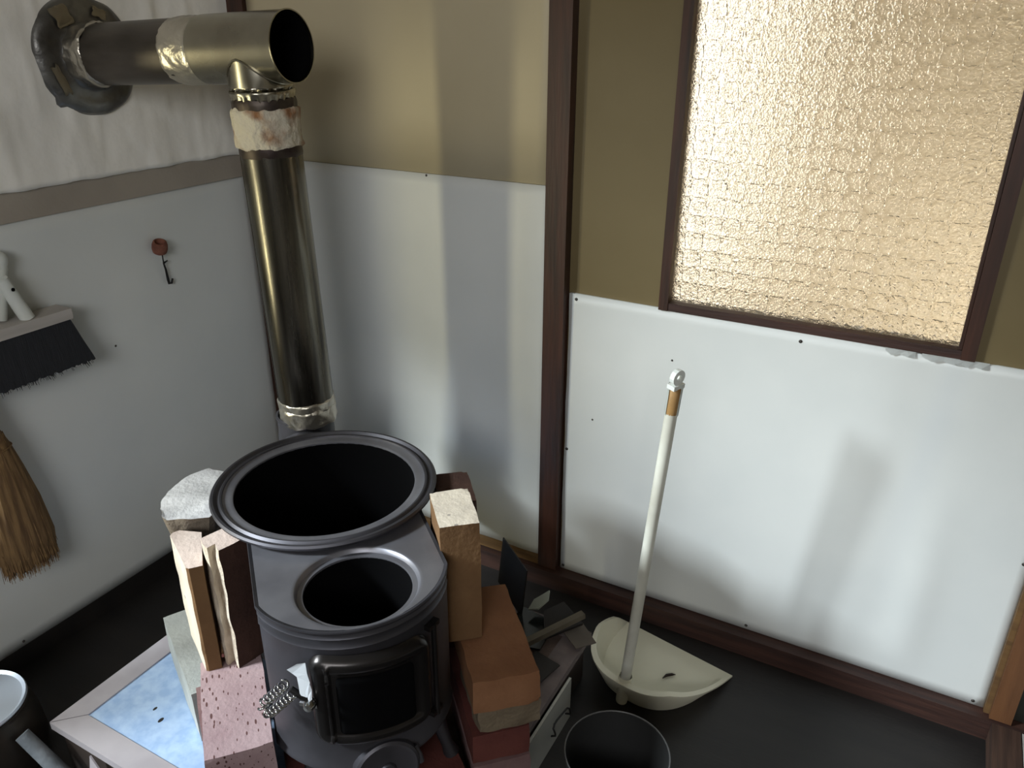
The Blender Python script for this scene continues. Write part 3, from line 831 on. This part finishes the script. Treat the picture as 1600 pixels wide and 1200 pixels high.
fpart('foil_tape', xf(wrapped(-0.016, 0.024, 0.0600, 0.0035, 4, nz=10), M_), 'foil', flue, 'all')
fpart('foil_tape', xf(wrapped(0.016, 0.040, 0.0590, 0.0025, 14, nz=8), M_), 'foil', flue, 'all')
fpart('burnt_band', xf(wrapped(Lp-0.097, Lp-0.076, 0.0585, 0.001, 7, nz=4), M_), 'burnt_band', flue, 'all')
fpart('joint_plaster', xf(wrapped(Lp-0.082, Lp-0.010, 0.0615, 0.004, 2, nz=18, segs=96), M_), 'joint_plaster', flue, 'all')

# horizontal run: flange, pipe, T-piece
h0 = Vector((0.02, -0.402, 1.1905)); h1 = Vector((0.533, -0.362, 1.2135))
MH = axis_matrix(h0, h1); LH = (h1-h0).length
hp = thing('flue_branch', 'dull steel stovepipe running from the wall flange to the T-piece', 'stovepipe', h0)
bm = bmesh.new(); lathe(bm, [(0.0575, -0.005), (0.0575, 0.325)], 48, MH)
fpart('pipe', bm, 'dull_flue_steel', hp)
fpart('foil_tape', xf(wrapped(0.252, 0.325, 0.0592, 0.002, 21, nz=14), MH), 'foil', hp, 'all')
fpart('foil_collar', xf(wrapped(0.0, 0.055, 0.0605, 0.004, 33, nz=12), MH), 'foil', hp, 'all')

tee = thing('flue_tee', 'shiny stovepipe T-piece with an open dark end, at the top of the flue', 'stovepipe', MH @ Vector((0, 0, 0.40)))
bm = bmesh.new()
lathe(bm, [(0.0600, 0.322), (0.0604, 0.330), (0.0604, LH-0.004), (0.0612, LH-0.002), (0.0612, LH), (0.0590, LH), (0.0585, LH-0.03), (0.0585, 0.33)], 64, MH)
fpart('pipe', bm, 'tee_steel', tee)
bm = bmesh.new(); R_ = lathe(bm, [(0.0580, LH-0.006), (0.0578, 0.335)], 40, MH); cap(bm, R_[-1])
fpart('sooty_inside', bm, 'soot', tee)
# branch with crimped lower end
axp = MH @ Vector((0, 0, LH*((0.452-0.02)/(0.533-0.02))))
bot = p_top + (p_top-p_bot).normalized()*(-0.012)
MB_ = axis_matrix(axp, bot); LB = (bot-axp).length
bm = bmesh.new(); rows = []
prof = [(0.0575, 0.012), (0.0582, 0.05), (0.0575, 0.062), (0.0572, 0.070), (0.0572, LB-0.034), (0.0590, LB-0.031), (0.0590, LB-0.027), (0.0568, LB-0.022), (0.0562, LB)]
segs = 96
SDl = (h1-h0).normalized().cross((bot-axp).normalized()).normalized()
for k_, (r, z) in enumerate(prof):
    row = []
    for i in range(segs):
        a = 2*pi*i/segs
        rr = r + (0.0014*sin(a*24) if z > LB-0.024 else (0.0009*sin(a*11) if z >= 0.066 else 0))
        # the upper edge is cut to the saddle where it meets the round pipe
        t_ = ((MB_ @ Vector((rr*cos(a), rr*sin(a), 0)))-axp).dot(SDl)
        sad = sqrt(max(0.0, 0.0596**2-t_*t_))
        zz = sad if k_ == 0 else (max(z, sad+0.0006*k_) if z < 0.068 else z)
        row.append(bm.verts.new((rr*cos(a), rr*sin(a), zz)))
    rows.append(row)
for A, B in zip(rows, rows[1:]):
    for i in range(segs): bm.faces.new((A[i], A[(i+1) % segs], B[(i+1) % segs], B[i]))
xf(bm, MB_); fpart('branch', bm, 'tee_steel', tee, 'all')
# raised weld where the branch meets the pipe (saddle curve)
pts = []
ZA = (h1-h0).normalized(); DB = (bot-axp).normalized(); SD = ZA.cross(DB).normalized()
DBp = SD.cross(ZA).normalized()
if DBp.dot(DB) < 0: DBp = -DBp
for i in range(48):
    a = 2*pi*i/48
    s_, t = 0.0588*cos(a), 0.0588*sin(a)
    dep = sqrt(max(0.0, 0.0608**2 - t*t))
    pts.append(axp + ZA*s_ + SD*t + DBp*dep)
bm = bmesh.new(); tube(bm, pts, 0.0022, 8, closed=True)
fpart('weld_seam', bm, 'tee_steel', tee)
fpart('burnt_band', xf(wrapped(LB-0.018, LB+0.006, 0.0588, 0.0015, 17, nz=5, segs=96), MB_), 'burnt_band', tee, 'all')

# wall flange with foil patches
fl = thing('wall_flange', 'patched grey foil flange where the stovepipe enters the left wall', 'flange', (0.012, -0.398, 1.189))
bm = bmesh.new()
Mf = Matrix.Translation((0.014, -0.398, 1.189)) @ Matrix.Rotation(pi/2, 4, 'Y')
rows = []; segs = 80
for r, z in ((0.058, 0.03), (0.060, 0.024), (0.070, 0.0170), (0.085, 0.0185), (0.098, 0.0150), (0.108, 0.009), (0.113, 0.003), (0.114, -0.004)):
    row = []
    for i in range(segs):
        a = 2*pi*i/segs
        q = Vector((cos(a)*2, sin(a)*2, r*30))
        rr = r*(1+0.018*noise.noise(q*0.9)) if r > 0.09 else r
        if r > 0.11 and abs(((a+1.05) % (2*pi)) - 0.3) < 0.08: rr += 0.008
        row.append(bm.verts.new((rr*cos(a), rr*sin(a), z+(0.004*noise.noise(q*1.6) if r > 0.065 else 0))))
    rows.append(row)
for A, B in zip(rows, rows[1:]):
    for i in range(segs): bm.faces.new((A[i], A[(i+1) % segs], B[(i+1) % segs], B[i]))
xf(bm, Mf); fpart('collar_plate', bm, 'flange_foil', fl, 'all')
PLP = [(0.058, 0.03), (0.060, 0.024), (0.070, 0.0170), (0.085, 0.0185), (0.098, 0.0150), (0.108, 0.009), (0.113, 0.003), (0.114, -0.004)]
def plate_z(r):
    for (r0, z0), (r1, z1) in zip(PLP, PLP[1:]):
        if r0 <= r <= r1: return z0+(z1-z0)*(r-r0)/max(1e-6, r1-r0)
    return PLP[0][1] if r < PLP[0][0] else -0.004
def foil_patch(cy, cz, w, h, rot, seed):
    bm = bmesh.new(); n_ = 8; G = []
    c_, s_ = cos(radians(rot)), sin(radians(rot))
    for j in range(n_+1):
        row = []
        for i in range(n_+1):
            a_ = (i/n_-0.5)*w*(1+0.25*noise.noise(Vector((j*0.4, seed, 0)))); b_ = (j/n_-0.5)*h*(1+0.25*noise.noise(Vector((i*0.4, seed, 5))))
            y = cy+a_*c_-b_*s_; z = cz+a_*s_+b_*c_
            r = sqrt((y+0.398)**2+(z-1.189)**2)
            row.append(bm.verts.new((0.014+max(plate_z(r), 0.002)+0.0042+0.001*noise.noise(Vector((y*60, z*60, seed))), y, z)))
        G.append(row)
    for j in range(n_):
        for i in range(n_): bm.faces.new((G[j][i], G[j][i+1], G[j+1][i+1], G[j+1][i]))
    bmesh.ops.solidify(bm, geom=bm.faces[:], thickness=0.001)
    fpart('foil_patch', bm, 'foil_patch', fl, 'all')
foil_patch(-0.446, 1.262, 0.034, 0.036, 20, 1)
foil_patch(-0.474, 1.148, 0.016, 0.056, 22, 2)
foil_patch(-0.366, 1.268, 0.030, 0.018, -20, 3)

# ================================================================== DUSTPAN, BIN, SCRAPS
dp = thing('dustpan', 'cream plastic long-handled dustpan standing on the dark floor by the white back panel', 'dustpan', (1.248, -0.087, FZ+0.001), radians(-11))
# local frame: mouth line along x, back curve towards -y
DW, DD = 0.290, 0.235
def curve(k, s_=1.0, n=40):
    """U-shaped back: half super-ellipse from the left mouth end round the back to the right mouth end"""
    P = []
    for i in range(n+1):
        a = pi + pi*i/n
        cx_ = abs(cos(a))**0.80*math.copysign(1, cos(a)); sy_ = -abs(sin(a))**0.80
        P.append((cx_*DW/2*s_, sy_*DD*s_))
    return P
def wall_h(i, n=40):
    t = i/n
    return 0.003 + 0.064*min(1, max(0, (1-t)/0.30))**0.75*min(1, max(0, t/0.14))**0.55
n = 40
c_out = curve(0, 1.0); c_flo = curve(0, 0.87); c_in = curve(0, 0.94)
bm = bmesh.new()
T0 = 0.003
Fo = [bm.verts.new((x, y, 0.0)) for x, y in c_flo]
Ou = [bm.verts.new((x, y, wall_h(i)-0.004)) for i, (x, y) in enumerate(c_out)]
Ot = [bm.verts.new((x, y, wall_h(i))) for i, (x, y) in enumerate(c_out)]
It = [bm.verts.new((x, y, wall_h(i))) for i, (x, y) in enumerate(c_in)]
Fi = [bm.verts.new((x*0.965, y*0.965, min(T0+0.001, wall_h(i)))) for i, (x, y) in enumerate(c_flo)]
for A, B in ((Fo, Ou), (Ou, Ot), (Ot, It), (It, Fi)):
    for i in range(n): bm.faces.new((A[i], A[i+1], B[i+1], B[i]))
bm.faces.new(Fi); bm.faces.new(Fo[::-1])
ends = lambda i: [Fo[i], Ou[i], Ot[i], It[i], Fi[i]]
bm.faces.new(ends(0)); bm.faces.new(ends(n))
bm.faces.new((Fo[0], Fi[0], Fi[n], Fo[n]))
obj('pan', bm, 'cream_plastic', dp, True)
hb_ = Vector((-0.062, -0.172, 0.066)); 
# base and tip of the handle in world space
W0 = Vector((1.2075, -0.298, 0.015)); W1 = Vector((1.257, -0.320, 0.655))
Md = dp.matrix_basis.inverted() if False else (Matrix.Translation(dp.location) @ Matrix.Rotation(radians(-11), 4, 'Z')).inverted()
bm = bmesh.new(); a_, b_ = Md @ W0, Md @ W1
tube(bm, [a_, a_.lerp(b_, 0.33), a_.lerp(b_, 0.66), b_], 0.0108, 16)
handle = obj('handle', bm, 'grubby_white_tube', dp, True)
bm = bmesh.new()
dn = (a_-b_).normalized()
lathe(bm, [(0.0130, 0.012), (0.0145, 0.004), (0.0145, -0.010), (0.0140, -0.016), (0.012, -0.062), (0.0, -0.062)], 20, Matrix.Translation(a_) @ (-dn).to_track_quat('Z', 'Y').to_matrix().to_4x4())
obj('socket', bm, 'cream_plastic', dp, True)
# hanging cap at the tip: cut-open sleeve with brown tape inside and a hole
MT = Matrix.Translation(b_) @ (b_-a_).normalized().to_track_quat('Z', 'Y').to_matrix().to_4x4()
bm = bmesh.new()
lathe(bm, [(0.0110, -0.002), (0.0110, 0.044), (0.009, 0.047), (0.0, 0.048)], 14, MT); obj('taped_core', bm, 'brown_tape', dp, True)
cl = MT.inverted() @ (Md @ Vector((1.5937, -1.50334, 1.25)))      # the open side of the sleeve faces the room
ca = atan2(cl.y, cl.x)
bm = bmesh.new()
lathe(bm, [(0.0122, -0.004), (0.0124, 0.03), (0.0128, 0.052)], 14, MT, a0=ca+radians(48), a1=ca+radians(312))
bmesh.ops.solidify(bm, geom=bm.faces[:], thickness=0.0014)
box(bm, (-0.013, -0.008, 0.046), (0.013, 0.008, 0.054), M=MT)
R_ = lathe(bm, [(0.006, -0.0045), (0.014, -0.0045), (0.014, 0.0045), (0.006, 0.0045)], 14, MT @ Matrix.Translation((0, 0, 0.066)) @ Matrix.Rotation(pi/2, 4, 'X'), close=True)
obj('hanging_cap', bm, 'white_plastic', dp, False)
# a crumb of dirt in the pan
bm = bmesh.new(); tube(bm, [(-0.008, -0.006, 0), (0.0, 0.002, 0.002), (0.012, 0.008, 0.001), (0.02, 0.01, 0.0)], [0.001, 0.0035, 0.003, 0.0006], 6)
cr_ = obj('leaf_crumb', bm, 'burnt_band', None, True, loc=(1.2655, -0.192, FZ+0.0085), rotz=radians(18)); tag(cr_, 'small dark curled leaf crumb lying in the dustpan', 'leaf')

bn = thing('ash_bin', 'small round black bin with a thin grey rim on the floor before the dustpan', 'bin', (1.296, -0.585, FZ), 0)
bm = bmesh.new()
R_ = lathe(bm, [(0.0, 0.002), (0.066, 0.0), (0.070, 0.004), (0.0865, 0.196), (0.0855, 0.197), (0.068, 0.008), (0.0, 0.006)], 48)
obj('tub', bm, 'black_plastic', bn, True)
bm = bmesh.new(); tube(bm, [(0.0868*cos(2*pi*i/64), 0.0868*sin(2*pi*i/64), 0.198) for i in range(64)], 0.0013, 6, closed=True)
obj('rim', bm, 'bin_rim', bn, True)

# pale tray on edge against the hearth with its wire handle
tr = thing('metal_tray', 'pale grey metal tray with wire handle, on edge along the hearth', 'tray', (1.128, -0.60, FZ))
def trp(bm): 
    for v in bm.verts: v.co -= tr.location
    return bm
obj('sheet', trp(boxbm((1.119, -0.93, FZ), (1.124, -0.385, 0.055), 0.001)), 'pale_metal', tr)
bm = bmesh.new()
tube(bm, [(1.124, -0.408, -0.020), (1.136, -0.411, -0.012), (1.139, -0.424, 0.016), (1.139, -0.436, 0.028), (1.139, -0.452, 0.033), (1.139, -0.482, 0.040), (1.139, -0.493, 0.040), (1.139, -0.4975, 0.032), (1.137, -0.484, 0.006), (1.134, -0.476, -0.010), (1.124, -0.474, -0.018)], 0.0019, 8)
obj('wire_handle', trp(bm), 'black_iron', tr, True)

# scraps at the back right of the hearth
def flat_piece(name, pts, th, mname, label, cat, loc, rot, group=None):
    bm = bmesh.new(); prism(bm, pts, 0, th)
    bevel(bm, min(0.0008, th*0.3), 1)
    o = obj(name, bm, mname, None, False, loc=loc, rot=tuple(radians(a) for a in rot)); return tag(o, label, cat, group)
R3 = lambda w, h: [(-w/2, -h/2), (w/2, -h/2), (w/2, h/2), (-w/2, h/2)]
flat_piece('sheet_offcut', R3(0.13, 0.120), 0.003, 'dark_sheet', 'dark metal sheet offcut standing on edge behind the orange-brown firebrick', 'sheet metal', (0.915, -0.2475, 0.134), (84, 0, -38))
flat_piece('ceramic_shard', [(-0.012, -0.030), (0.010, -0.022), (0.020, 0.006), (0.008, 0.030), (-0.004, 0.012), (-0.014, -0.002)], 0.004, 'ceramic', 'small pale ceramic shard on the dark scraps at the rear of the hearth', 'shard', (0.992, -0.265, 0.1085), (18, -14, -10))
flat_piece('glass_offcut', [(-0.06, -0.05), (0.05, -0.06), (0.075, 0.02), (0.0, 0.06)], 0.005, 'dark_glass', 'dark glass offcut lying flat at the rear of the hearth under the pale shard', 'glass', (0.975, -0.325, 0.074), (2, 0, 20))
flat_piece('glass_offcut', [(-0.05, -0.03), (0.05, -0.04), (0.06, 0.03), (-0.03, 0.045)], 0.005, 'dark_glass', 'dark glass offcut beside the wooden lath and orange-brown firebrick', 'glass', (0.995, -0.425, 0.0735), (1, 1, 60))
flat_piece('tile_offcut', [(-0.045, -0.03), (0.045, -0.028), (0.03, 0.035), (-0.02, 0.03)], 0.008, 'dark_sheet', 'brown triangular tile offcut leaning behind the wooden lath', 'tile', (1.045, -0.285, 0.090), (16, -6, 50))
bm = bmesh.new(); box(bm, (-0.115, -0.007, -0.006), (0.115, 0.007, 0.006)); bevel(bm, 0.0015, 1)
o = obj('wooden_lath', bm, 'lath_wood', None, False, loc=(1.035, -0.365, 0.105), rot=(0, radians(-6), radians(58))); tag(o, 'thin pale wooden lath lying across the scraps at the right edge of the hearth', 'wood')
flat_piece('cardboard_scrap', [(-0.05, -0.02), (0.045, -0.028), (0.05, 0.02), (-0.015, 0.03)], 0.002, 'cardboard', 'folded grey cardboard scrap at the hearth corner next to the dustpan', 'cardboard', (1.084, -0.285, 0.080), (-3, 3, -30))
flat_piece('cardboard_scrap', [(-0.06, -0.03), (0.05, -0.03), (0.045, 0.03), (-0.05, 0.025)], 0.0025, 'dark_sheet', 'brown cardboard scrap lying between the wooden lath and the hearth rim', 'cardboard', (1.058, -0.43, 0.078), (3, -3, 75))

# ================================================================== THINGS ON THE LEFT WALL
br = thing('wall_brush', 'broom head with black bristles under a grey wooden block, hanging on the left wall', 'broom', (0.045, -0.724, 0.705))
bm = bmesh.new(); box(bm, (-0.028, -0.16, -0.008), (0.022, 0.142, 0.014)); bevel(bm, 0.004, 2)
obj('block', bm, 'grey_wood', br, True)
bm = bmesh.new(); rows = []
nyb, nzb = 70, 8
for s_ in (1, -1):
    G = []
    for j in range(nzb+1):
        t = j/nzb; row = []
        for i in range(nyb+1):
            w = i/nyb
            y = -0.155+0.292*w + (w-0.45)*0.055*t
            z = -0.008 - t*(0.098+0.008*noise.noise(Vector((w*60, s_, 0)))+0.004*noise.noise(Vector((w*160, s_, 3))))
            x = s_*(0.020+0.008*t)+0.002*noise.noise(Vector((w*90, t*3, s_))) - 0.003
            row.append(bm.verts.new((x, y, z)))
        G.append(row)
    rows.append(G)
for G in rows:
    for j in range(nzb):
        for i in range(nyb): bm.faces.new((G[j][i], G[j][i+1], G[j+1][i+1], G[j+1][i]))
A, B = rows
for j in range(nzb):
    for i in (0, nyb): bm.faces.new((A[j][i], A[j+1][i], B[j+1][i], B[j][i]))
for i in range(nyb): bm.faces.new((A[nzb][i], A[nzb][i+1], B[nzb][i+1], B[nzb][i]))
bristle = obj('bristles', bm, 'black_bristle', br, True); 
bm = bmesh.new(); rnd = random.Random(5)
for k in range(420):
    w = rnd.random(); y0 = -0.15+0.284*w; x0 = rnd.uniform(-0.016, 0.020)
    y1 = y0+(w-0.45)*0.055+rnd.uniform(-0.004, 0.004); L_ = rnd.uniform(0.098, 0.112)
    tube(bm, [(x0, y0+(y1-y0)*0.75, -0.008-L_*0.75), (x0*1.4+rnd.uniform(-0.004, 0.004), y1, -0.008-L_)], [0.0009, 0.0004], 3, caps=False)
hs = obj('bristle_tips', bm, 'black_bristle', br); hs['kind'] = 'stuff'
bm = bmesh.new()
tube(bm, [(0.004, 0.062, 0.012), (-0.003, 0.055, 0.04), (-0.004, 0.044, 0.075), (-0.004, 0.036, 0.100)], [0.0135, 0.0135, 0.0125, 0.0122], 18)
obj('socket', bm, 'white_plastic', br, True)
bm = bmesh.new(); tube(bm, [(0.0085, 0.045, 0.078), (0.011, 0.046, 0.078)], 0.0035, 10); obj('rivet_hole', bm, 'soot', br, True)
# second white handle, its rounded end beside the broom socket
wh = thing('white_handle', 'white plastic tool handle with a rounded end, hanging beside the broom socket', 'handle', (0.026, -0.676, 0.838))
bm = bmesh.new()
M_ = Matrix.Identity(4)
lathe(bm, [(0.0, 0.018), (0.008, 0.016), (0.0145, 0.009), (0.0165, 0.0), (0.0145, -0.009), (0.012, -0.016), (0.012, -0.022)], 20, M_)
obj('rounded_end', bm, 'white_plastic', wh, True)
bm = bmesh.new(); tube(bm, [(0, -0.002, -0.018), (-0.003, -0.014, -0.065), (-0.005, -0.028, -0.114)], [0.0130, 0.0150, 0.0165], 18)
obj('shaft', bm, 'white_plastic', wh, True)

# straw hand broom
sb = thing('straw_broom', 'worn straw hand broom hanging bristles down on the left wall below the brush', 'broom', (0.05, -0.796, 0.55))
bm = bmesh.new()
prof = [(0.10, 0.010, 0.012, 0.0), (0.04, 0.012, 0.014, 0.0), (-0.02, 0.020, 0.018, 0.002), (-0.06, 0.032, 0.022, 0.003), (-0.12, 0.042, 0.026, 0.006), (-0.20, 0.053, 0.030, 0.010), (-0.28, 0.060, 0.030, 0.012), (-0.335, 0.055, 0.024, 0.012)]
rows = []; segs = 72
for k, (z, wy, wx, dy) in enumerate(prof):
    row = []
    for i in range(segs):
        a = 2*pi*i/segs
        rr = 1+0.05*noise.noise(Vector((a*9, 0, z*3)))+(0.03*sin(a*17) if k > 2 else 0)
        zz = z + (0.012*noise.noise(Vector((cos(a)*6, sin(a)*6, 1))) if k == len(prof)-1 else 0)
        row.append(bm.verts.new((wx*cos(a)*rr, dy+wy*sin(a)*rr, zz)))
    rows.append(row)
for A, B in zip(rows, rows[1:]):
    for i in range(segs): bm.faces.new((A[i], A[(i+1) % segs], B[(i+1) % segs], B[i]))
bm.faces.new(rows[0]); bm.faces.new(rows[-1])
obj('straw_body', bm, 'straw', sb, True)
bm = bmesh.new(); rnd = random.Random(9)
for k in range(900):
    a = rnd.uniform(0, 2*pi); q = rnd.random()**0.3
    z0 = rnd.uniform(-0.18, -0.03); wz = (-z0)/0.335
    y0 = 0.010*wz + (0.022+0.036*wz)*sin(a)*1.0; x0 = (0.019+0.012*wz)*cos(a)
    z1 = rnd.uniform(-0.358, -0.315); y1 = 0.012+0.058*sin(a)*q+rnd.uniform(-0.006, 0.006); x1 = 0.028*cos(a)*q+rnd.uniform(-0.003, 0.003)
    ym = (y0*0.45+y1*0.55)*1.05+rnd.uniform(-0.002, 0.002); xm = (x0*0.4+x1*0.6)*1.05
    tube(bm, [(x0*1.03, y0*1.03, z0), (xm, ym, (z0+z1)/2), (x1, y1, z1)], [0.0011, 0.0010, 0.0005], 3, caps=False)
ss = obj('straw_strands', bm, 'straw_strand', sb); ss['kind'] = 'stuff'
for z, wy, wx in ((0.02, 0.0145, 0.0165), (0.012, 0.0155, 0.017), (-0.062, 0.034, 0.0245)):
    bm = bmesh.new()
    tube(bm, [(wx*cos(2*pi*i/32), 0.003*(z < 0)+wy*sin(2*pi*i/32), z) for i in range(32)], 0.0014, 6, closed=True)
    obj('binding', bm, 'straw_strand', sb, True)

# rusty knob with a wire hook
hk = thing('wall_hook', 'rusty red hollow knob with a twisted black wire hook on the left wall', 'hook', (0.006, -0.316, 0.779))
bm = bmesh.new()
lathe(bm, [(0.0, -0.018), (0.008, -0.017), (0.0155, -0.011), (0.0175, -0.002), (0.0172, 0.008), (0.0150, 0.015), (0.0115, 0.0165), (0.0100, 0.012), (0.0095, -0.002), (0.0, -0.004)], 24, Matrix.Translation((0.017, 0, 0)) @ Matrix.Rotation(radians(24), 4, 'Y') @ Matrix.Rotation(radians(8), 4, 'X'))
obj('knob', bm, 'rust_red', hk, True)
bm = bmesh.new()
tube(bm, [(0.016, 0.004, -0.013), (0.014, 0.005, -0.030), (0.012, 0.007, -0.040), (0.012, 0.012, -0.0375), (0.012, 0.018, -0.036)], [0.0015, 0.0016, 0.0024, 0.0020, 0.0012], 6)
tube(bm, [(0.012, 0.006, -0.038), (0.011, 0.010, -0.056), (0.010, 0.012, -0.082), (0.010, 0.013, -0.0905), (0.012, 0.018, -0.0905), (0.013, 0.0225, -0.080)], [0.0018, 0.0024, 0.0032, 0.0030, 0.0028, 0.0022], 8)
obj('wire_hook', bm, 'black_iron', hk, True)

# ================================================================== BOTTOM LEFT CORNER
pt = thing('metal_pot', 'dark bulging metal pot with a bright silvery lid, at the front left by the hearth', 'pot', (0.198, -1.022, FZ))
bm = bmesh.new()
lathe(bm, [(0.0, 0.0), (0.085, 0.0), (0.098, 0.012), (0.102, 0.04), (0.100, 0.085), (0.094, 0.118), (0.088, 0.132), (0.0885, 0.140), (0.080, 0.143)], 56)
obj('body', bm, 'pot_body', pt, True)
bm = bmesh.new()
lathe(bm, [(0.0865, 0.143), (0.0885, 0.147), (0.0865, 0.151), (0.080, 0.147), (0.072, 0.148), (0.040, 0.156), (0.0, 0.159)], 56)
obj('lid', bm, 'pot_steel', pt, True)
bm = bmesh.new()
lathe(bm, [(0.0, 0.184), (0.012, 0.182), (0.015, 0.175), (0.009, 0.166), (0.007, 0.157)], 16)
obj('lid_knob', bm, 'black_iron', pt, True)
GS = Vector((0.405, -0.984, FZ))
bm = bmesh.new(); tube(bm, [Vector(p)-GS for p in ((0.403, -0.984, -0.040), (0.358, -0.995, 0.014), (0.311, -1.006, 0.070))], [0.0145, 0.0140, 0.0130], 14); bevel(bm, 0.0015, 1)
gs = obj('grey_stick', bm, 'grey_stick', None, True, loc=GS); tag(gs, 'grey weathered round stick leaning against the metal pot, before the hearth corner', 'stick')

bm = bmesh.new(); prism(bm, [(0.0, 0.0), (0.006, 0.055), (0.075, 0.0)], 0.0, 0.003)
o = obj('metal_scrap', bm, 'hearth_frame', None, False, loc=(0.440, -0.975, 0.000), rot=(radians(82), 0, radians(0)))
tag(o, 'small pale triangular metal scrap leaning on the front of the hearth', 'scrap')

# the scene is complete
